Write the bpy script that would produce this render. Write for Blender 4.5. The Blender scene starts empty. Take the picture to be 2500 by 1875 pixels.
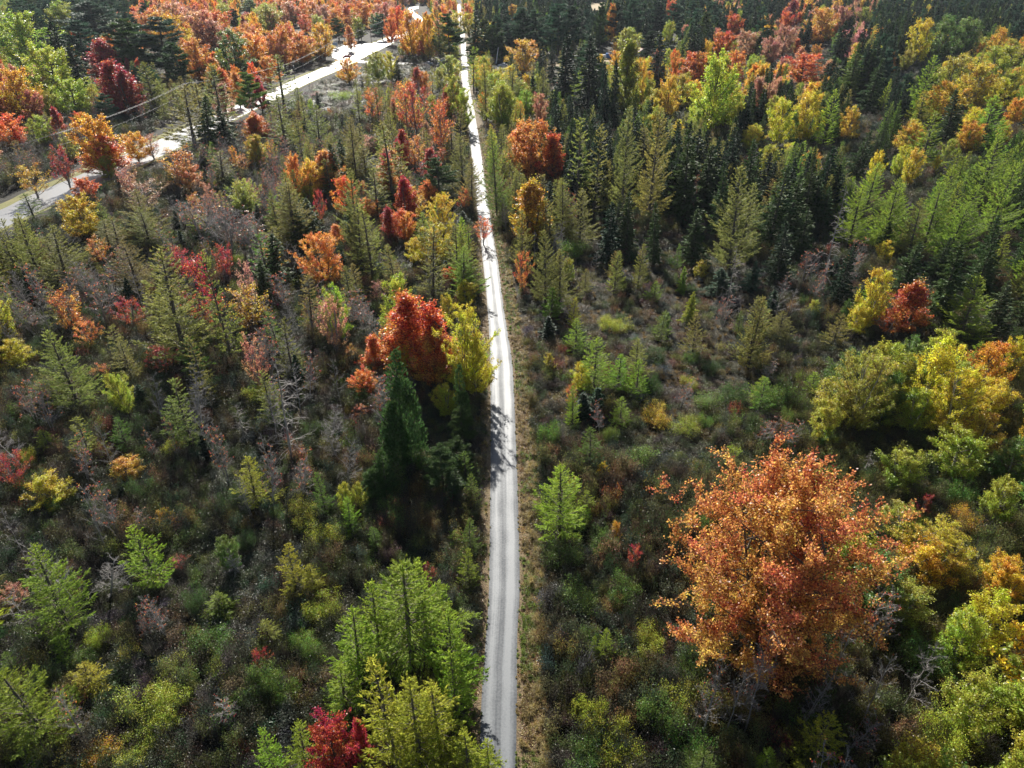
import bpy, bmesh, math, random
import numpy as np
from mathutils import Vector, Matrix

# ------------------------------------------------------------------ camera, sky, sun, exposure
scene = bpy.context.scene
C = scene.collection
TH = math.radians(32.0); CAMH = 50.0; F = 1720.0          # pitch, height, focal length in 2500-px units
cam_d = bpy.data.cameras.new('camera'); cam = bpy.data.objects.new('camera', cam_d); C.objects.link(cam)
cam.location = (0, 0, CAMH); cam.rotation_euler = (math.pi/2 - TH, 0, 0)
cam_d.sensor_width = 36; cam_d.lens = 36*F/2500; cam_d.clip_end = 6000; cam_d.clip_start = .5
scene.camera = cam
SUN_AZ, SUN_EL = math.radians(-11), math.radians(33)
world = bpy.data.worlds.new('World'); scene.world = world; world.use_nodes = True
wn = world.node_tree.nodes; wl = world.node_tree.links
sky = wn.new('ShaderNodeTexSky'); sky.sky_type = 'NISHITA'; sky.sun_disc = False
sky.sun_elevation = SUN_EL; sky.sun_rotation = SUN_AZ
wl.new(sky.outputs[0], wn['Background'].inputs[0]); wn['Background'].inputs[1].default_value = 0.05
sd = bpy.data.lights.new('sun', 'SUN'); so = bpy.data.objects.new('sun', sd); C.objects.link(so)
sd.energy = 5.0; sd.angle = math.radians(.55); sd.color = (1, .95, .86)
svec = Vector((math.sin(SUN_AZ)*math.cos(SUN_EL), math.cos(SUN_AZ)*math.cos(SUN_EL), math.sin(SUN_EL)))
so.rotation_euler = svec.to_track_quat('Z', 'Y').to_euler(); so.location = (0, 0, 100)
scene.view_settings.view_transform = 'Standard'; scene.view_settings.look = 'None'
scene.view_settings.exposure = 1.08; scene.view_settings.gamma = 1
scene.render.engine = 'CYCLES'
scene.cycles.max_bounces = 6; scene.cycles.diffuse_bounces = 3; scene.cycles.glossy_bounces = 2
scene.cycles.transmission_bounces = 4; scene.cycles.volume_bounces = 0; scene.cycles.sample_clamp_indirect = 4
scene.cycles.caustics_reflective = False; scene.cycles.caustics_refractive = False

ct, st = math.cos(TH), math.sin(TH)
def ray(u, v):
    a = (u-1250)/F; b = -(v-937.5)/F
    return (a, b*st + ct, b*ct - st)
def ground(u, v, h=0.0):
    dx, dy, dz = ray(u, v); t = (h-CAMH)/dz
    return (dx*t, dy*t)
def project(X, Y, Z):
    z = Y*ct + (CAMH-Z)*st
    yy = Y*st + (Z-CAMH)*ct
    return 1250 + F*X/z, 937.5 - F*yy/z, z

rng = np.random.default_rng(11); random.seed(11)

# ------------------------------------------------------------------ materials
def new_mat(name):
    m = bpy.data.materials.new(name); m.use_nodes = True
    n = m.node_tree.nodes; l = m.node_tree.links
    return m, n, l, n['Principled BSDF'], n['Material Output']

def simple(name, col, rough=.7, metal=0, spec=.4, noise=.15, nscale=3.0):
    m, n, l, p, o = new_mat(name)
    tc = n.new('ShaderNodeTexCoord'); nz = n.new('ShaderNodeTexNoise'); nz.inputs['Scale'].default_value = nscale
    nz.inputs['Detail'].default_value = 6
    l.new(tc.outputs['Object'], nz.inputs['Vector'])
    hs = n.new('ShaderNodeHueSaturation'); hs.inputs['Color'].default_value = (*col, 1)
    mr = n.new('ShaderNodeMapRange'); mr.inputs[1].default_value = .3; mr.inputs[2].default_value = .7
    mr.inputs[3].default_value = 1-noise*1.5; mr.inputs[4].default_value = 1+noise*1.5
    l.new(nz.outputs[0], mr.inputs[0]); l.new(mr.outputs[0], hs.inputs['Value'])
    l.new(hs.outputs[0], p.inputs['Base Color'])
    p.inputs['Roughness'].default_value = rough; p.inputs['Metallic'].default_value = metal
    p.inputs['Specular IOR Level'].default_value = spec
    return m

def leaf_mat(name, trans=.42, rough=.42, spec=.5, hv=.05, hh=.03, vmin=.55, vmax=1.5):
    """leaf tissue: colour comes from the plant's own colour, varied per leaf (var), per spray (var2) and with height (ht)"""
    m, n, l, p, o = new_mat(name)
    at = n.new('ShaderNodeAttribute'); at.attribute_type = 'INSTANCER'; at.attribute_name = 'color'
    v1 = n.new('ShaderNodeAttribute'); v1.attribute_name = 'var'
    sep = n.new('ShaderNodeSeparateXYZ'); l.new(v1.outputs['Vector'], sep.inputs[0])
    def math_(op, a, b):
        q = n.new('ShaderNodeMath'); q.operation = op
        for i, x in enumerate((a, b)):
            if isinstance(x, (int, float)): q.inputs[i].default_value = x
            else: l.new(x, q.inputs[i])
        return q.outputs[0]
    hue = math_('ADD', math_('MULTIPLY', math_('SUBTRACT', sep.outputs[1], .5), hv),
                math_('ADD', math_('MULTIPLY', math_('SUBTRACT', .5, sep.outputs[2]), hh),
                      math_('ADD', math_('MULTIPLY', math_('SUBTRACT', sep.outputs[0], .5), hv*.8), .5)))
    val = math_('ADD', vmin, math_('MULTIPLY', sep.outputs[0], vmax-vmin))
    hs = n.new('ShaderNodeHueSaturation'); l.new(at.outputs['Color'], hs.inputs['Color'])
    l.new(hue, hs.inputs['Hue']); l.new(val, hs.inputs['Value'])
    l.new(hs.outputs[0], p.inputs['Base Color'])
    p.inputs['Roughness'].default_value = rough; p.inputs['Specular IOR Level'].default_value = spec
    tr = n.new('ShaderNodeBsdfTranslucent'); hs2 = n.new('ShaderNodeHueSaturation')
    hs2.inputs['Saturation'].default_value = 1.0; hs2.inputs['Value'].default_value = 1.3
    l.new(hs.outputs[0], hs2.inputs['Color']); l.new(hs2.outputs[0], tr.inputs[0])
    mx = n.new('ShaderNodeMixShader'); mx.inputs[0].default_value = trans
    l.new(p.outputs[0], mx.inputs[1]); l.new(tr.outputs[0], mx.inputs[2]); l.new(mx.outputs[0], o.inputs[0])
    return m

M_LEAF = leaf_mat('broad_leaf', .50, .42, .5, .085, .016, .4, 1.6)
M_NEEDLE = leaf_mat('soft_needle', .54, .55, .2, .03, .012, .6, 1.4)
M_DARKN = leaf_mat('stiff_needle', .24, .6, .2, .03, .01, .55, 1.45)
M_BUSH = leaf_mat('waxy_leaf', .36, .42, .42, .08, .01, .4, 1.7)
M_STEM = simple('dark_scrub_stem', (.085, .07, .06), .6, noise=.3, spec=.4)
M_BARK = simple('grey_brown_bark', (.10, .085, .07), .85, nscale=2)
M_BIRCHBARK = simple('pale_birch_bark', (.34, .33, .30), .7, noise=.3, nscale=3)
M_TWIG = simple('silvery_twig', (.24, .225, .215), .7, noise=.25, spec=.4)
M_DEAD = simple('weathered_dead_wood', (.30, .27, .25), .6, noise=.25)

# ------------------------------------------------------------------ mesh accumulation (fast)
class Acc:
    def __init__(s): s.v = []; s.f = []; s.m = []; s.a = []; s.n = 0
    def quads(s, V, mat=0, var=None):
        V = np.asarray(V, dtype=np.float32).reshape(-1, 4, 3); k = len(V)
        s.v.append(V.reshape(-1, 3)); s.f.append(np.arange(k*4, dtype=np.int32).reshape(-1, 4)+s.n); s.n += k*4
        s.m.append(np.full(k, mat, np.int32))
        s.a.append(np.full((k, 3), .5, np.float32) if var is None else np.asarray(var, np.float32))
    def tube(s, P, R, sides=4, mat=0):
        P = np.asarray(P, float); R = np.asarray(R, float); k = len(P)
        T = np.gradient(P, axis=0); T /= np.linalg.norm(T, axis=1)[:, None]+1e-9
        up = np.where(np.abs(T[:, 2:3]) > .9, np.array([[1., 0, 0]]), np.array([[0, 0, 1.]]))
        A = np.cross(T, up); A /= np.linalg.norm(A, axis=1)[:, None]+1e-9; B = np.cross(T, A)
        an = np.linspace(0, 2*np.pi, sides, endpoint=False)
        V = P[:, None, :] + R[:, None, None]*(np.cos(an)[None, :, None]*A[:, None, :] + np.sin(an)[None, :, None]*B[:, None, :])
        i = np.arange(k-1)[:, None]*sides; j = np.arange(sides)[None, :]; j2 = (j+1) % sides
        Fq = np.stack([i+j, i+j2, i+sides+j2, i+sides+j], -1).reshape(-1, 4)
        s.v.append(V.reshape(-1, 3).astype(np.float32)); s.f.append(Fq.astype(np.int32)+s.n); s.n += k*sides
        s.m.append(np.full(len(Fq), mat, np.int32)); s.a.append(np.full((len(Fq), 3), .5, np.float32))
    def leaves(s, c, d, L, W, mat=0, var=None, spin=None):
        """diamond leaf faces: centre c, long axis d, random second axis"""
        c = np.asarray(c); d = d/(np.linalg.norm(d, axis=1)[:, None]+1e-9)
        r = rng.normal(size=c.shape) if spin is None else spin
        a = np.cross(d, r); a /= np.linalg.norm(a, axis=1)[:, None]+1e-9
        L = np.broadcast_to(L, len(c))[:, None]/2; W = np.broadcast_to(W, len(c))[:, None]/2
        s.quads(np.stack([c-d*L, c+a*W, c+d*L, c-a*W], 1), mat, var)
    def add(s, o, mat=None):
        for v, f, m, a in zip(o.v, o.f, o.m, o.a):
            s.v.append(v); s.f.append(f+s.n); s.m.append(m if mat is None else np.full(len(f), mat, np.int32)); s.a.append(a)
        s.n += o.n
    def mesh(s, name, mats):
        V = np.concatenate(s.v); Q = np.concatenate(s.f); k = len(Q)
        me = bpy.data.meshes.new(name)
        me.vertices.add(len(V)); me.vertices.foreach_set('co', V.ravel())
        me.loops.add(k*4); me.loops.foreach_set('vertex_index', Q.ravel())
        me.polygons.add(k); me.polygons.foreach_set('loop_start', np.arange(k, dtype=np.int32)*4)
        for m in mats: me.materials.append(m)
        me.polygons.foreach_set('material_index', np.concatenate(s.m))
        at = me.attributes.new('var', 'FLOAT_VECTOR', 'FACE'); at.data.foreach_set('vector', np.concatenate(s.a).ravel())
        me.update(); return me

def unit(v): return v/(np.linalg.norm(v, axis=-1, keepdims=True)+1e-9)
U = lambda a, b, n=None: rng.uniform(a, b, n)

# ------------------------------------------------------------------ plants: every builder returns {part: Acc}; nominal height 10 m
def conifer(R=2.2, nb=110, rise=.15, droop=-.05, dens=30, tl=.32, tw=.10, hb=.04, power=.8, spread=.42, lod=1.0, sparse=0.0, H=10, flat=.10, lean=.2, twiggy=0):
    tr, cr = Acc(), Acc()
    t = np.linspace(0, 1, 9); bend = rng.normal(0, lean, 2)
    axis = lambda q: np.stack([bend[0]*q*q, bend[1]*q*q, H*q], -1)
    tr.tube(axis(t), .14*(1-t)**.8+.012, 5)
    w0 = U(0, 6.28)
    ph = U(0, 6.28)
    for i in range(nb):
        q = hb + (1-hb)*(i+U(0, 1))/nb
        if sparse and U(0, 1) < sparse: continue
        ph += 2.4+U(-.5, .5)
        env = (1-q)**power if q > .12 else (1-q)**power*(.55+.45*q/.12)
        L = R*(env*(U(.45, 1.2)*(1+.22*math.sin(ph*1.0+q*9+w0))+(.25 if U(0, 1) < .12 else 0))+.05)
        az = np.array([math.cos(ph), math.sin(ph), 0]); pe = np.array([-az[1], az[0], 0])
        rs = rise+U(-.12, .12)+.5*q*q; b0 = axis(np.array(q))
        s = np.linspace(0, 1, 5)[:, None]
        br = b0+az*L*s+np.array([0, 0, 1])*(rs*L*s+droop*L*s*s*2)
        if L > .35: tr.tube(br, np.linspace(.035, .008, 5)*(.6+L/R*.5), 3)
        M = max(6, int(dens*lod*(L**1.25)))
        ss = U(.05, 1, M)**.75; vv = U(-1, 1, M)
        cen = b0+az*(L*ss)[:, None]+pe*(vv*spread*L*(1.08-ss)+rng.normal(0, .03, M))[:, None]
        cen[:, 2] += rs*L*ss+droop*L*ss*ss*2-np.abs(vv)*(1-ss)*L*.08+rng.normal(0, flat, M)*(.5+.5*L/R)
        d = az*(.9)+pe*(np.sign(vv)*np.clip(1.1-ss*.9, .1, 1))[:, None]+rng.normal(0, .28, (M, 3)); d[:, 2] += rs+.12
        v2 = np.full(M, U(0, 1))
        k = 1/math.sqrt(lod)
        if twiggy:                                           # foliage strung along slender side twigs
            nt = max(4, int(L*twiggy)); sj = np.append(U(.12, 1, nt-1), 1.0); sd = np.where(U(0, 1, nt) < .5, -1, 1); ln = (.50*L*(1.12-sj)+.12)*U(.6, 1.25, nt); ln[-1] = .25
            td = unit(az[None]*U(.6, 1.2, nt)[:, None]+pe[None]*(sd*U(.3, 1.1, nt))[:, None]+np.stack([0*sj, 0*sj, U(-.12, .55, nt)+rs*.6], 1)); td[-1] = unit(az+[0, 0, rs+.5])
            o0 = b0+az*(L*sj)[:, None]; o0[:, 2] += rs*L*sj+droop*L*sj*sj*2
            w = rng.integers(0, nt, M); tt = U(0, 1, M)**.8
            cen = o0[w]+td[w]*(ln[w]*tt)[:, None]+rng.normal(0, .028, (M, 3)); d = td[w]+rng.normal(0, .33, (M, 3)); v2 = np.full(M, U(0, 1))*.5+.5*((w*.37) % 1)
        cr.leaves(cen, d, U(.7, 1.3, M)*tl*k, U(.7, 1.3, M)*tw*k, 0, np.stack([U(0, 1, M), v2, np.full(M, q)], 1))
    # leader
    M = int(30*lod); qq = U(.9, 1.01, M)
    cr.leaves(axis(qq)+rng.normal(0, .05, (M, 3)), rng.normal(0, .5, (M, 3))+[0, 0, 1], .25, .09, 0, np.stack([U(0, 1, M), qq*0+.5, qq], 1))
    return dict(trunk=tr, crown=cr)

def pine(R=3.0, nb=46, lod=1.0, H=10):
    tr, cr = Acc(), Acc(); t = np.linspace(0, 1, 8); bend = rng.normal(0, .3, 2)
    axis = lambda q: np.stack([bend[0]*q*q, bend[1]*q*q, H*q], -1)
    tr.tube(axis(t), .2*(1-t)**.8+.02, 6)
    for i in range(nb):
        q = .22+.78*(i//4+U(-.15, .15))/(nb/4); q = min(q, .99)
        ph = U(0, 6.28); L = R*(min(1, (1-q)*1.7)**.7*U(.5, 1.15)+.12)
        az = np.array([math.cos(ph), math.sin(ph), 0]); pe = np.array([-az[1], az[0], 0]); b0 = axis(np.array(q)); s = np.linspace(0, 1, 5)[:, None]
        tr.tube(b0+az*L*s+np.array([0, 0, 1])*(.05*L*s+.22*L*s*s), np.linspace(.06, .015, 5), 3)
        K = int(9+L*6)
        for k in range(K):                                   # plumes of needles
            ss = U(.3, 1.03); vv = U(-1, 1); c = b0+az*L*ss+pe*vv*.38*L*(1.15-ss); c[2] += .05*L*ss+.22*L*ss*ss+U(-.08, .14)
            M = int(26*lod); out = az*.7+pe*vv*.6+np.array([0, 0, .55])
            o = rng.normal(0, 1, (M, 3))*[.20, .20, .09]
            cr.leaves(c+o, unit(o)*.7+out+rng.normal(0, .3, (M, 3)), .3/math.sqrt(lod), .085/math.sqrt(lod), 0, np.stack([U(0, 1, M), np.full(M, U(0, 1)), np.full(M, q)], 1))
    return dict(trunk=tr, crown=cr)

def cedar(R=1.7, lobes=6, lod=1.0, H=10):
    tr, cr = Acc(), Acc(); t = np.linspace(0, 1, 6)
    tr.tube(np.stack([t*0, t*0, t*H*.95], 1), .15*(1-t)+.02, 5)
    for i in range(lobes):
        hh = H*(1 if i == 0 else U(.45, .85)); a = U(0, 6.28); off = 0 if i == 0 else R*U(.35, .6)
        ox, oy = math.cos(a)*off, math.sin(a)*off; rr = R*(.8 if i == 0 else U(.4, .6))
        K = int(150*(rr/R+.2))
        for k in range(K):
            q = U(.03, 1)**.9; th = U(0, 6.28); r = rr*(1-q)**.7*U(.75, 1.1)+.05
            c = np.array([ox+math.cos(th)*r, oy+math.sin(th)*r, q*hh]); M = int(15*lod)
            rad = np.array([math.cos(th), math.sin(th), 0]); o = rng.normal(0, 1, (M, 3))*.13+rad*U(0, .2, M)[:, None]
            cr.leaves(c+o, rad*.5+[0, 0, .9]+rng.normal(0, .3, (M, 3)), .26/math.sqrt(lod), .12/math.sqrt(lod), 0, np.stack([U(0, 1, M), np.full(M, U(0, 1)), np.full(M, q)], 1))
    return dict(trunk=tr, crown=cr)

def broad(R=3.0, base=.1, nl=32, nsub=9, ncl=3, nleaf=20, leaf=.18, H=10, lod=1.0, upk=.5, cs=.17, stems=1, shape=0, sub=(.16, .36), trunk_r=.16, inner=5):
    """broadleaf tree: stems, limbs reaching to an uneven envelope, side branches, leaf clusters strung along the side branches"""
    tr, lb, cr = Acc(), Acc(), Acc(); ch = H*(1-base)/2; zc = H*base+ch; st_ = []
    for k in range(stems):
        a = U(0, 6.28)+k*6.28/stems; off = 0 if stems == 1 else R*.38; t = np.linspace(0, 1, 7); w = rng.normal(0, .16, 2)*R/3
        P = np.stack([math.cos(a)*(.12*(stems > 1)+off*t)+w[0]*t*t, math.sin(a)*(.12*(stems > 1)+off*t)+w[1]*t*t, t*H*.84], 1)
        tr.tube(P, trunk_r*(1 if stems == 1 else .7)*(1-t)**.7+.02, 6); st_.append(P)
    bumps = [(U(0, 6.28), U(-.8, .9), U(-.34, .30)) for _ in range(9)]
    for i in range(nl):
        q = (i+.5)/nl; th = i*2.39996+U(-.4, .4); zz = -.9+1.88*q
        if shape == 1: env = max(.10, 1-abs(zz)**2.4)**.6
        elif shape == 2: env = max(.05, (1-zz)/1.75)**.8*(1 if zz > -.6 else .8)
        else: env = max(.12, 1-abs(zz)**2.0)**.5
        for a, b, c in bumps:
            dd = (math.cos(th-a)+1)*.5; env *= 1+c*math.exp(-((zz-b)/.35)**2)*dd**3
        rr = R*env*U(.62, 1.08)*(1 if i % inner else U(.2, .6)); c = np.array([math.cos(th)*rr, math.sin(th)*rr, zc+zz*ch*.9+U(-.03, .03)*H])
        P = st_[i % stems]; h0 = max(.06, min(.92, (c[2]/(H*.84)-.12-.28*rr/R))); k = h0*6; k0 = min(int(k), 5); b = P[k0]+(P[k0+1]-P[k0])*(k-k0)
        s = np.linspace(0, 1, 6)[:, None]; mid = b+(c-b)*s+np.cumsum(rng.normal(0, .02*R, (6, 3)), 0)*s; mid[:, 2] -= np.sin(s[:, 0]*np.pi)*.07*np.linalg.norm(c-b)
        lb.tube(mid, np.linspace(.42*trunk_r, .02, 6), 4); ld = unit(mid[-1]-mid[2]); lv = U(0, 1)
        for j in range(nsub):
            f = U(.3, 1)**.7 if j else 1.0; k = f*5; k1 = min(int(k), 4); e = mid[k1]+(mid[k1+1]-mid[k1])*(k-k1)
            d = unit(ld*.55+rng.normal(0, .55, 3)+np.array([0, 0, upk])); L = R*U(*sub)*(1.25 if U(0, 1) < .12 else 1)
            if e[2]+d[2]*L < .25: continue
            lb.tube(np.stack([e, e+d*L*.5+rng.normal(0, .03, 3), e+d*L]), [.11*trunk_r+.004, .012, .006], 3)
            for m in range(ncl):
                g = .35+.75*(m+U(0, 1))/ncl; p = e+d*L*g; M = max(3, int(nleaf*lod*U(.4, 1.4)*(1.2-.6*g)))
                o = rng.normal(0, cs*(1.25-.5*g), (M, 3))+d*rng.normal(0, cs, M)[:, None]
                cr.leaves(p+o, rng.normal(0, 1, (M, 3))+d*.4-[0, 0, .35], leaf*U(.7, 1.3, M)/math.sqrt(lod), leaf*.8*U(.7, 1.2, M)/math.sqrt(lod), 0,
                          np.stack([U(0, 1, M), np.full(M, .55*lv+.45*U(0, 1)), np.full(M, p[2]/H)], 1))
    return dict(trunk=tr, limbs=lb, crown=cr)

def bare(R=2.4, H=10, stems=1, twig=.014, n1=13, leaves=0, upw=.55, thin=1.0):
    tr, lb, cr = Acc(), Acc(), Acc()
    for sidx in range(stems):
        a = U(0, 6.28); ln = (.04 if stems == 1 else U(.08, .22)); hh = H*U(.85, 1) if sidx else H
        t = np.linspace(0, 1, 9); wob = np.cumsum(rng.normal(0, .05, (9, 2)), 0)
        P = np.stack([math.cos(a)*ln*hh*t+wob[:, 0], math.sin(a)*ln*hh*t+wob[:, 1], hh*t], 1)
        tr.tube(P, (.065*thin*(1-t)**.8+.012), 5)
        for i in range(n1):
            q = .25+.72*(i+U(0, 1))/n1; k = q*8; k0 = min(int(k), 7); b = P[k0]+(P[k0+1]-P[k0])*(k-k0)
            th = i*2.4+U(-.6, .6); L = R*(1.15-q)**.6*U(.6, 1.1); d = np.array([math.cos(th), math.sin(th), upw+U(-.2, .4)]); d = unit(d)
            s = np.linspace(0, 1, 6)[:, None]; ww = np.cumsum(rng.normal(0, .05*L, (6, 3)), 0)*s
            B = b+d*L*s+ww+np.array([0, 0, 1])*(s*s*L*.15); lb.tube(B, np.linspace(.024*thin, .009, 6), 3)
            for j in range(9):
                e = .2+.8*(j+U(0, 1))/9; k = e*5; k1 = min(int(k), 4); c = B[k1]+(B[k1+1]-B[k1])*(k-k1)
                d2 = unit(d+rng.normal(0, .55, 3)+[0, 0, .15]); L2 = L*.45*(1.25-e)*U(.6, 1.2)
                E = c+d2*L2*np.linspace(0, 1, 4)[:, None]+np.cumsum(rng.normal(0, .04*L, (4, 3)), 0)*np.linspace(0, 1, 4)[:, None]
                lb.tube(E, np.linspace(.011, twig*.7, 4), 3)
                for m in range(5):
                    f = U(.2, 1); c3 = E[0]+(E[-1]-E[0])*f; d3 = unit(d2+rng.normal(0, .6, 3)); L3 = L2*.5*U(.5, 1.2)
                    lb.tube(np.stack([c3, c3+d3*L3*.5+rng.normal(0, .02, 3), c3+d3*L3]), [twig, twig*.8, twig*.5], 3)
                    if leaves and U(0, 1) < leaves:
                        M = 3; cr.leaves(c3+d3*L3+rng.normal(0, .12, (M, 3)), rng.normal(size=(M, 3)), .17, .14, 0, np.stack([U(0, 1, M), U(0, 1, M), U(0, 1, M)], 1))
    r = dict(trunk=tr, limbs=lb)
    if leaves: r['leaves'] = cr
    return r

def snag(H=10, R=1.6, n=44, top=1.0, droop=-.25):
    tr, lb = Acc(), Acc(); t = np.linspace(0, 1, 8); wob = np.cumsum(rng.normal(0, .04, (8, 2)), 0)
    P = np.stack([wob[:, 0], wob[:, 1], H*t], 1); tr.tube(P, .13*(1-t*.85), 6)
    for i in range(n):
        q = .12+.86*(i+U(0, 1))/n; th = U(0, 6.28); L = R*(1.1-q)**.7*U(.35, 1.1); az = np.array([math.cos(th), math.sin(th), 0])
        k = q*7; k0 = min(int(k), 6); b = P[k0]+(P[k0+1]-P[k0])*(k-k0); s = np.linspace(0, 1, 6)[:, None]
        B = b+az*L*s+np.array([0, 0, 1])*(.15*L*s+droop*L*s*s)+np.cumsum(rng.normal(0, .045*L, (6, 3)), 0)*s
        lb.tube(B, np.linspace(.024, .008, 6), 3)
        for j in range(9):
            k = U(1, 5); k1 = min(int(k), 4); c = B[k1]+(B[k1+1]-B[k1])*(k-k1); d = unit(az*.8+rng.normal(0, .6, 3)); lb.tube(np.stack([c, c+d*L*.16, c+d*L*.32+rng.normal(0, .06, 3)]), [.011, .009, .006], 3)
    return dict(trunk=tr, limbs=lb)

def bush(R=1.0, H=1.5, ncl=26, nleaf=16, leaf=.12, twigs=22, lod=1.0, up=.3, tall=1.0, lumpy=0):
    lumps = [(U(0, 6.28), R*U(.2, .8), R*U(.25, .5), U(.6, 1.15)) for _ in range(9)]
    st_, cr = Acc(), Acc()
    for i in range(twigs):
        th = U(0, 6.28); r = R*U(.2, 1); p = np.array([math.cos(th)*r, math.sin(th)*r, H*U(.55, 1.15)*(1.15-.45*(r/R)**2)])
        st_.tube(np.stack([p*[.15, .15, 0], p*[.55, .55, .5]+rng.normal(0, .06, 3), p]), [.016, .012, .006], 3)
    for i in range(ncl):
        th = U(0, 6.28); r = R*math.sqrt(U(0, 1)); z = H*(1-.55*(r/R)**2)*U(.45, 1.08); M = int(nleaf*lod*U(.5, 1.5))
        o = rng.normal(0, .17, (M, 3)); c = np.array([math.cos(th)*r, math.sin(th)*r, z])
        if lumpy:
            a, q, w, hh = lumps[i % 9]; d_ = unit(rng.normal(size=3)); c = np.array([math.cos(a)*q, math.sin(a)*q, H*hh*.6])+d_*[w, w, H*hh*.45]*U(.5, 1.05)
            c[2] = abs(c[2])
        cr.leaves(c+o, rng.normal(0, 1, (M, 3))+[0, 0, up], leaf*U(.7, 1.3, M), leaf*.55*U(.7, 1.3, M), 0, np.stack([U(0, 1, M), np.full(M, U(0, 1)), np.full(M, z/H)], 1))
    return dict(stems=st_, leaves=cr)

def tuft(R=.5, H=.9, n=60, w=.03, arc=.6):
    a = Acc(); th = U(0, 6.28, n); r0 = U(0, .12, n); L = H*U(.6, 1.2, n); o = U(.2, 1, n)*arc
    d = np.stack([np.cos(th), np.sin(th), 0*th], 1); z = np.array([0, 0, 1.]); side = np.stack([-np.sin(th), np.cos(th), 0*th], 1)*w
    p0 = d*r0[:, None]; p1 = p0+d*(o*L*.35)[:, None]+z*(L*.7)[:, None]; p2 = p0+d*(o*L)[:, None]+z*(L*(1-.45*o))[:, None]
    va = np.stack([U(0, 1, n), U(0, 1, n), U(0, 1, n)], 1)
    a.quads(np.stack([p0-side, p0+side, p1+side*.8, p1-side*.8], 1), 0, va); a.quads(np.stack([p1-side*.8, p1+side*.8, p2+side*.15, p2-side*.15], 1), 0, va)
    return dict(blades=a)

# prototype library: kind -> list of {part: mesh}, width of each at nominal height 10
LIB = {}; LOW = {}
def register(key, fn, n, partmats, lowkw=None, lown=None):
    LIB[key] = []
    for i in range(n):
        parts = fn(i)
        LIB[key].append({p: a.mesh(f'{key}_{p}', [partmats[p]]) for p, a in parts.items() if a.v})
    LOW[key] = []
    for i in range(lown or max(2, n-1)):
        parts = fn(i, lod=.34) if lowkw is None else fn(i, **lowkw); acc = Acc(); mats = []
        for p, a in parts.items():
            if not a.v: continue
            acc.add(a, len(mats)); mats.append(partmats[p])
        LOW[key].append(acc.mesh(f'{key}_far', mats))

WIDTH = dict(larch=3.7, fir=3.4, spruce=2.5, pine=6.0, cedar=3.3, maple=6.4, flame=3.9, birch=5.0, bare=4.6, snag=5.6, largebare=9.0, sparse=5.6, thinlarch=2.6, bush=4.4)
WIDTH.update(largemaple=6.4, largebirch=5.0, largelarch=3.7)
register('larch', lambda i, lod=1.0: conifer(R=[2.2, 2.35, 2.0, 2.3, 2.1][i], nb=88, rise=.20, droop=.16, dens=64, tl=.24, tw=.07, lod=lod, twiggy=9, power=.9), 5, dict(trunk=M_BARK, crown=M_NEEDLE))
register('thinlarch', lambda i, lod=1.0: conifer(R=1.6, nb=80, rise=.08, droop=.06, dens=58, tl=.22, tw=.07, hb=.12, power=.55, sparse=.18, lod=lod, twiggy=8), 5, dict(trunk=M_BARK, crown=M_NEEDLE))
register('fir', lambda i, lod=1.0: conifer(R=1.95, nb=130, rise=.10, droop=-.06, dens=46, tl=.30, tw=.11, power=.85, lod=lod, flat=.07), 4, dict(trunk=M_BARK, crown=M_DARKN))
register('spruce', lambda i, lod=1.0: conifer(R=1.5, nb=120, rise=-.02, droop=-.10, dens=62, tl=.27, tw=.12, hb=.08, power=.7, lod=lod, flat=.08), 4, dict(trunk=M_BARK, crown=M_DARKN))
register('pine', lambda i, lod=1.0: pine(R=[3.1, 2.8, 3.2][i], lod=lod), 3, dict(trunk=M_BARK, crown=M_DARKN))
register('cedar', lambda i, lod=1.0: cedar(lod=lod, lobes=[6, 4][i]), 2, dict(trunk=M_BARK, crown=M_DARKN), lown=2)
register('maple', lambda i, lod=1.0: broad(R=3.2, base=.08, nl=34, nsub=9, ncl=3, nleaf=22, leaf=.19, lod=lod, upk=.5), 6, dict(trunk=M_BARK, limbs=M_BARK, crown=M_LEAF))
register('flame', lambda i, lod=1.0: broad(R=2.5, base=.05, nl=34, nsub=8, ncl=3, nleaf=22, leaf=.18, lod=lod, upk=1.0, shape=2, stems=[2, 1, 3, 2, 2, 1][i], sub=(.2, .5)), 6, dict(trunk=M_BARK, limbs=M_BARK, crown=M_LEAF))
register('birch', lambda i, lod=1.0: broad(R=2.5, base=.07, nl=36, nsub=9, ncl=3, nleaf=24, leaf=.145, lod=lod, upk=.6, cs=.16, shape=1, stems=[1, 2, 1, 2, 3, 2][i]), 6, dict(trunk=M_BIRCHBARK, limbs=M_BARK, crown=M_LEAF))
register('sparse', lambda i, lod=1.0: broad(R=2.7, base=.18, nl=24, nsub=7, ncl=3, nleaf=9, leaf=.18, lod=lod, upk=.7, stems=[2, 3, 2, 1][i]), 4, dict(trunk=M_TWIG, limbs=M_TWIG, crown=M_LEAF))
register('bare', lambda i, lod=1.0: bare(R=2.3, stems=[1, 2, 3, 2][i], n1=17, twig=.0075, leaves=[0, .02, .03, 0][i]), 4, dict(trunk=M_TWIG, limbs=M_TWIG, leaves=M_LEAF))
register('largemaple', lambda i, lod=1.0: broad(R=3.2, base=.06, nl=60, nsub=12, ncl=4, nleaf=17, leaf=.11, lod=lod, upk=.6, cs=.10, sub=(.11, .28), stems=[1, 2, 3][i], trunk_r=.09), 3, dict(trunk=M_BARK, limbs=M_BARK, crown=M_LEAF), lown=1)
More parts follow.
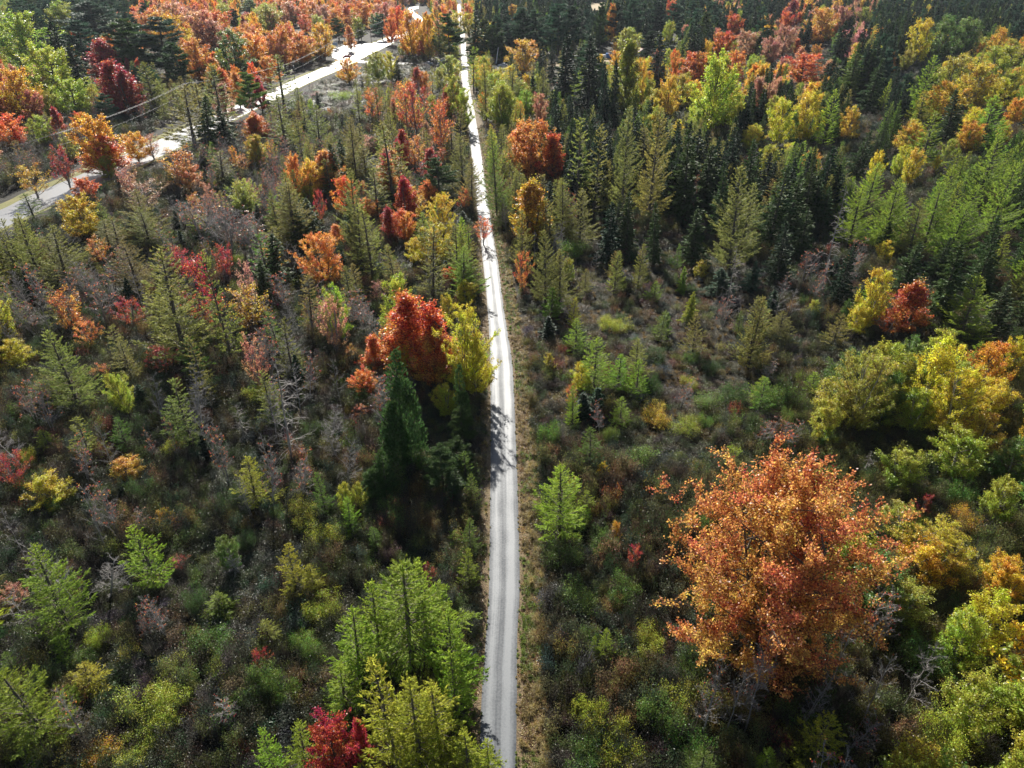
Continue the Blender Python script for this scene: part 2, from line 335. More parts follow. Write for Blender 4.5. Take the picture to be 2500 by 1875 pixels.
register('largebirch', lambda i, lod=1.0: broad(R=2.5, base=.05, nl=60, nsub=12, ncl=4, nleaf=18, leaf=.082, lod=lod, upk=.6, cs=.085, shape=1, sub=(.12, .30), stems=[2, 3, 4, 3][i], trunk_r=.07), 4, dict(trunk=M_BIRCHBARK, limbs=M_BARK, crown=M_LEAF), lown=1)
register('largelarch', lambda i, lod=1.0: conifer(R=2.3, nb=96, rise=.24, droop=.2, dens=150, tl=.15, tw=.04, lod=lod, twiggy=14, power=.95), 4, dict(trunk=M_BARK, crown=M_NEEDLE), lown=1)
register('largebare', lambda i, lod=1.0: bare(R=4.5, stems=[3, 2, 4][i], n1=13, twig=.009, leaves=[.06, 0, .03][i], thin=1.5, upw=.95), 3, dict(trunk=M_TWIG, limbs=M_TWIG, leaves=M_LEAF), lown=1)
register('snag', lambda i, lod=1.0: snag(R=2.9, n=46), 2, dict(trunk=M_DEAD, limbs=M_DEAD))
register('bush', lambda i, lod=1.0: bush(R=2.2, H=2.2, ncl=230, nleaf=26, leaf=.095, twigs=60, lumpy=1), 3, dict(stems=M_STEM, leaves=M_BUSH))

# ------------------------------------------------------------------ colours of leaf tissue
COL = dict(R=(.42, .05, .04), r=(.60, .18, .055), p=(.52, .26, .17), o=(.60, .27, .065), O=(.62, .38, .05), y=(.58, .48, .045), Y=(.36, .38, .05),
           g=(.14, .22, .045), b=(.25, .34, .045), l=(.235, .235, .065), G=(.066, .11, .034), d=(.034, .064, .034), k=(.06, .115, .07), w=(.5, .5, .5))
WORD = dict(R='crimson', r='scarlet', p='pinkish rust', o='orange', O='golden orange', y='yellow', Y='yellow-green', g='green', b='bright green', l='olive',
            G='dark green', d='blackish green', k='blue-green', w='grey')
NAME = dict(larch='larch_tree', thinlarch='larch_tree', fir='fir_tree', spruce='spruce_tree', pine='pine_tree', cedar='cedar_tree', maple='maple_tree', flame='maple_tree',
            birch='birch_tree', bare='bare_tree', snag='dead_tree', sparse='maple_tree', bush='leafy_shrub')
KINDW = dict(larch='feathery larch', thinlarch='slender larch', fir='bushy fir', spruce='narrow spruce', pine='broad pine', cedar='dense cedar', maple='round maple',
             flame='upright maple', birch='birch', bare='leafless tree', snag='dead conifer', sparse='half-bare maple', bush='leafy shrub')
CATW = dict(larch='larch', thinlarch='larch', fir='fir', spruce='spruce', pine='pine', cedar='cedar', maple='maple', flame='maple', birch='birch', bare='bare tree', snag='dead tree', sparse='maple', bush='shrub')

def tint(code, j=.12):
    c = np.array(COL[code])*(1+rng.normal(0, j*.6))*(1+rng.normal(0, j*.5, 3)); return tuple(np.clip(c, .01, .8))

def place(kind, X, Y, H, wid, code, rz=None):
    pk_ = kind
    if Y < 175 and wid/WIDTH[kind] > 1.25: pk_ = {'maple': 'largemaple', 'birch': 'largebirch', 'larch': 'largelarch', 'bare': 'largebare'}.get(kind, kind)
    protos = LIB[pk_]; pr = protos[rng.integers(len(protos))]
    e = bpy.data.objects.new(NAME[kind], None); C.objects.link(e); e.empty_display_size = .5
    e.location = (X, Y, 0); e.rotation_euler = (rng.normal(0, .02), rng.normal(0, .02), U(0, 6.28) if rz is None else rz)
    base_h = 2.2 if kind == 'bush' else 10.0
    sz = H/base_h; sx = wid/WIDTH[kind]; col = tint(code)
    e.scale = (sx, sx, sz)
    for part, me in pr.items():
        o = bpy.data.objects.new(part, me); C.objects.link(o); o.parent = e; o.color = (.50, .13, .06, 1) if part == 'leaves' and kind == 'bare' else (*col, 1)
    return e

# ------------------------------------------------------------------ the ground, trail, roads
def strip(name, L, R, z, mat, kind='structure', sub=6, label=None):
    """a sheet between two polylines, finely resampled, with UV in metres"""
    L = np.array(L, float); R = np.array(R, float)
    t = np.linspace(0, len(L)-1, (len(L)-1)*sub+1)
    def cr(P):
        out = []
        for q in t:
            i = min(int(q), len(P)-2); f = q-i; p0 = P[max(i-1, 0)]; p1 = P[i]; p2 = P[i+1]; p3 = P[min(i+2, len(P)-1)]
            out.append(.5*((2*p1)+(-p0+p2)*f+(2*p0-5*p1+4*p2-p3)*f*f+(-p0+3*p1-3*p2+p3)*f**3))
        return np.array(out)
    A, B = cr(L), cr(R); n = len(A); K = 6
    V = []; vs = np.concatenate([[0], np.cumsum(np.linalg.norm(np.diff((A+B)/2, axis=0), axis=1))]); uv = []
    for i in range(n):
        for k in range(K+1):
            p = A[i]+(B[i]-A[i])*k/K; V.append((p[0], p[1], z)); uv.append((k/K, vs[i]))
    Fc = [(i*(K+1)+k, i*(K+1)+k+1, (i+1)*(K+1)+k+1, (i+1)*(K+1)+k) for i in range(n-1) for k in range(K)]
    me = bpy.data.meshes.new(name); me.from_pydata(V, [], Fc); ul = me.uv_layers.new(name='UVMap')
    for lp in me.loops: ul.data[lp.index].uv = uv[lp.vertex_index]
    me.materials.append(mat); o = bpy.data.objects.new(name, me); C.objects.link(o); o['kind'] = kind
    if label: o['label'] = label
    return o, A, B

def ramp(n, stops):
    r = n.new('ShaderNodeValToRGB'); e = r.color_ramp.elements
    while len(e) < len(stops): e.new(.5)
    for q, (p, c) in zip(e, stops): q.position = p; q.color = (*c, 1)
    return r

def track_mat(name, dark, light, r0, r1, tracks=True, sx=14, spec=.5):
    m, n, l, p, o = new_mat(name)
    uv = n.new('ShaderNodeUVMap'); mp = n.new('ShaderNodeMapping'); mp.inputs['Scale'].default_value = (sx, .06, 1); l.new(uv.outputs[0], mp.inputs[0])
    nz = n.new('ShaderNodeTexNoise'); nz.inputs['Detail'].default_value = 5; nz.inputs['Scale'].default_value = 1.0; l.new(mp.outputs[0], nz.inputs[0])
    sp = n.new('ShaderNodeSeparateXYZ'); l.new(uv.outputs[0], sp.inputs[0])
    tr = ramp(n, [(0, (.15,)*3), (.12, (.6,)*3), (.22, (1,)*3), (.32, (.7,)*3), (.42, (.15,)*3), (.52, (.30,)*3), (.64, (.95,)*3), (.80, (1,)*3), (.88, (.3,)*3), (1, (.0,)*3)]) if tracks else ramp(n, [(0, (.6,)*3), (.5, (.8,)*3), (1, (.6,)*3)])
    # wander of the tracks
    nw = n.new('ShaderNodeTexNoise'); mw = n.new('ShaderNodeMapping'); mw.inputs['Scale'].default_value = (0, .05, 1); l.new(uv.outputs[0], mw.inputs[0]); l.new(mw.outputs[0], nw.inputs[0])
    ad = n.new('ShaderNodeMath'); ad.operation = 'MULTIPLY_ADD'; l.new(nw.outputs[0], ad.inputs[0]); ad.inputs[1].default_value = .10; 
    sb = n.new('ShaderNodeMath'); sb.operation = 'SUBTRACT'; l.new(sp.outputs[0], sb.inputs[0]); sb.inputs[1].default_value = .05; l.new(sb.outputs[0], ad.inputs[2])
    l.new(ad.outputs[0], tr.inputs[0])
    tc = n.new('ShaderNodeTexCoord'); g = n.new('ShaderNodeTexNoise'); g.inputs['Scale'].default_value = 6; g.inputs['Detail'].default_value = 8; l.new(tc.outputs['Object'], g.inputs[0])
    g2 = n.new('ShaderNodeTexNoise'); g2.inputs['Scale'].default_value = .35; g2.inputs['Detail'].default_value = 4; l.new(tc.outputs['Object'], g2.inputs[0])
    def mix(a, b, f, op='MULTIPLY'):
        q = n.new('ShaderNodeMix'); q.data_type = 'FLOAT'
        q.inputs[0].default_value = f; l.new(a, q.inputs[2]); l.new(b, q.inputs[3]); return q.outputs[0]
    a = mix(tr.outputs[0], nz.outputs[0], .55); b = mix(a, g.outputs[0], .3); b = mix(b, g2.outputs[0], .2)
    cm = ramp(n, [(.32, dark), (.62, light)]); l.new(b, cm.inputs[0]); l.new(cm.outputs[0], p.inputs['Base Color'])
    rr = n.new('ShaderNodeMapRange'); rr.inputs[1].default_value = .3; rr.inputs[2].default_value = .65; rr.inputs[3].default_value = r0; rr.inputs[4].default_value = r1
    l.new(b, rr.inputs[0]); l.new(rr.outputs[0], p.inputs['Roughness']); p.inputs['Specular IOR Level'].default_value = spec
    bp = n.new('ShaderNodeBump'); bp.inputs['Strength'].default_value = .35; bp.inputs['Distance'].default_value = .02; l.new(g.outputs[0], bp.inputs['Height']); l.new(bp.outputs[0], p.inputs['Normal'])
    return m

def ground_mat(name, stops, scale=.35, rough=.95):
    m, n, l, p, o = new_mat(name); tc = n.new('ShaderNodeTexCoord')
    a = n.new('ShaderNodeTexNoise'); a.inputs['Scale'].default_value = scale; a.inputs['Detail'].default_value = 10; a.inputs['Roughness'].default_value = .7; l.new(tc.outputs['Object'], a.inputs[0])
    b = n.new('ShaderNodeTexNoise'); b.inputs['Scale'].default_value = 7; b.inputs['Detail'].default_value = 6; l.new(tc.outputs['Object'], b.inputs[0])
    q = n.new('ShaderNodeMix'); q.data_type = 'FLOAT'; q.inputs[0].default_value = .5; l.new(a.outputs[0], q.inputs[2]); l.new(b.outputs[0], q.inputs[3])
    r = ramp(n, stops); l.new(q.outputs[0], r.inputs[0]); l.new(r.outputs[0], p.inputs['Base Color']); p.inputs['Roughness'].default_value = rough
    bp = n.new('ShaderNodeBump'); bp.inputs['Strength'].default_value = .8; bp.inputs['Distance'].default_value = .12; l.new(b.outputs[0], bp.inputs['Height']); l.new(bp.outputs[0], p.inputs['Normal'])
    return m

M_SOIL = ground_mat('boggy_soil', [(.3, (.006, .006, .004)), (.5, (.016, .015, .008)), (.62, (.028, .022, .012)), (.75, (.024, .028, .012))])
M_VERGE = ground_mat('verge_litter', [(.34, (.04, .03, .018)), (.46, (.11, .08, .045)), (.54, (.20, .14, .08)), (.62, (.09, .11, .03)), (.72, (.20, .15, .09))], 1.2)
M_FIELD = ground_mat('tan_field', [(.35, (.22, .17, .08)), (.5, (.34, .26, .15)), (.65, (.42, .32, .22))], .12)
M_MOWN = ground_mat('mown_verge', [(.35, (.10, .10, .03)), (.5, (.17, .17, .05)), (.65, (.26, .20, .10))], .3)
M_TRAIL = track_mat('packed_gravel', (.020, .026, .037), (.125, .137, .152), .70, .52, spec=.40)
M_ROAD = track_mat('worn_asphalt', (.17, .17, .175), (.26, .26, .26), .42, .33, tracks=False, sx=6, spec=.8)

gm = bpy.data.meshes.new('ground'); gm.from_pydata([(-2500, -300, 0), (2500, -300, 0), (2500, 4000, 0), (-2500, 4000, 0)], [], [(0, 1, 2, 3)]); gm.materials.append(M_SOIL)
go = bpy.data.objects.new('ground', gm); C.objects.link(go); go['kind'] = 'structure'; go['label'] = 'dark boggy ground under the woods'

TR = [(2300, 1150, 1259), (1875, 1170, 1260), (1700, 1176, 1262), (1550, 1187, 1263), (1425, 1194, 1269), (1216, 1196.6, 1264.6), (1058, 1198, 1259), (900, 1196.6, 1252), (813, 1194, 1239.5), (766, 1191, 1232),
      (703, 1186, 1223.5), (640, 1179, 1215.5), (577, 1173, 1204.5), (513, 1165, 1195), (470, 1160.5, 1188), (411, 1155, 1180), (348, 1147.5, 1171), (285, 1141, 1160.5), (253, 1137, 1155), (221, 1131, 1148),
      (190, 1127, 1143), (158, 1126, 1141), (127, 1125.5, 1139), (95, 1124, 1136), (70, 1122, 1132.5), (40, 1119, 1128), (10, 1116, 1123)]
tl_ = [ground(a, y) for y, a, b in TR]; trr = [ground(b, y) for y, a, b in TR]
trail, TA, TB = strip('gravel_trail', tl_, trr, .03, M_TRAIL, label='straight pale gravel trail through the middle of the woods')
def off(A, B, a, b):
    A = np.array(A); B = np.array(B); w = unit(B-A); return A+w*a, A+w*b
vr = off(trr, np.array(trr)+(np.array(trr)-np.array(tl_)), -.1, 2.1); vl = off(tl_, np.array(tl_)-(np.array(trr)-np.array(tl_)), -.1, 1.1)
strip('right_verge', vr[0], vr[1], .015, M_VERGE, label='strip of fallen leaves and grass right of the trail')
strip('left_verge', vl[1], vl[0], .015, M_VERGE, label='narrow leafy strip left of the trail')

RU = [(-330, 610), (-120, 555), (0, 513), (63, 482), (139, 450), (202, 424), (300, 380), (380, 345), (475, 302), (560, 264), (633, 232), (700, 203), (760, 178), (818, 152), (862, 131), (904, 108), (940, 94), (973, 81), (1000, 68), (1016, 54), (1006, 38), (997, 27), (1000, 19), (1022, 15)]
RL = [(-330, 672), (-120, 611), (0, 561), (63, 530), (139, 496), (215, 465), (320, 416), (405, 376), (498, 330), (580, 288), (652, 253), (723, 217), (781, 190), (834, 168), (880, 144), (922, 124), (960, 105), (996, 90), (1022, 76), (1036, 58), (1028, 42), (1012, 31), (1010, 24), (1022, 20)]
road, RA, RB = strip('paved_road', [ground(*p) for p in RU], [ground(*p) for p in RL], .03, M_ROAD, label='pale glaring paved road along the upper left')
ru = np.array([ground(*p) for p in RU]); rl = np.array([ground(*p) for p in RL]); w_ = unit(ru-rl)
strip('road_verge', ru[:18]+w_[:18]*5.0, ru[:18]-w_[:18]*.2, .015, M_MOWN, label='mown grass verge behind the paved road')
strip('near_road_verge', rl[:18]+w_[:18]*.2, rl[:18]-w_[:18]*2.0, .015, M_MOWN, label='mown grass verge in front of the paved road')
SU = [(858, 147), (930, 153), (1000, 154.5), (1060, 155.5), (1128, 156), (1180, 160), (1240, 162), (1310, 165)]
strip('side_road', [ground(u, v-1) for u, v in SU], [ground(u, v+4) for u, v in SU], .022, M_ROAD, label='narrow side road crossing the trail')
def sheet(name, px, z, mat, label):
    V = [(*ground(u, v), z) for u, v in px]; me = bpy.data.meshes.new(name); me.from_pydata(V, [], [tuple(range(len(V)))]); me.materials.append(mat)
    o = bpy.data.objects.new(name, me); C.objects.link(o); o['kind'] = 'structure'; o['label'] = label; return o
sheet('parking_lot', [(808, 124), (812, 140), (838, 150), (905, 112), (904, 106), (862, 108), (838, 112)], .02, M_ROAD, 'pale paved lot behind the paved road')
sheet('sandy_yard', [(1300, 172), (1400, 182), (1480, 176), (1500, 150), (1570, 146), (1575, 138), (1470, 132), (1420, 140), (1330, 140), (1290, 150)], .012, M_FIELD, 'tan sandy yard behind the spruces')
sheet('far_field', [(1432, 26), (1478, 27), (1500, 6), (1430, 4)], .012, M_FIELD, 'pale tan field far off at the top')

# pixels of the roads that have to stay open to view (photo shows them)
KEEP = []
for y, a, b in TR[1:-2]: KEEP.append(((a+b)/2, y, (b-a)/2+3))
for a, b in zip(range(0, len(TR)-3), range(1, len(TR)-2)):
    KEEP.append(((TR[a][1]+TR[a][2]+TR[b][1]+TR[b][2])/4, (TR[a][0]+TR[b][0])/2, (TR[a][2]-TR[a][1])/2+2))
for u, v in [(20, 530), (80, 505), (140, 475), (180, 450), (390, 358), (340, 392), (412, 345), (640, 240), (700, 212), (735, 200), (770, 182), (800, 170), (830, 150), (860, 140), (890, 125), (920, 110), (945, 100), (965, 90), (830, 130), (860, 118), (885, 112), (1015, 40), (1003, 22), (1015, 18),
             (1000, 156), (1040, 157), (1080, 157), (940, 150), (1300, 136), (1350, 158), (1485, 138), (1560, 134), (1225, 162), (1390, 160), (1455, 18), (1465, 12), (723, 180), (740, 165), (820, 112), (836, 100), (908, 95)]: KEEP.append((u, v, 9))
KEEP = np.array(KEEP)

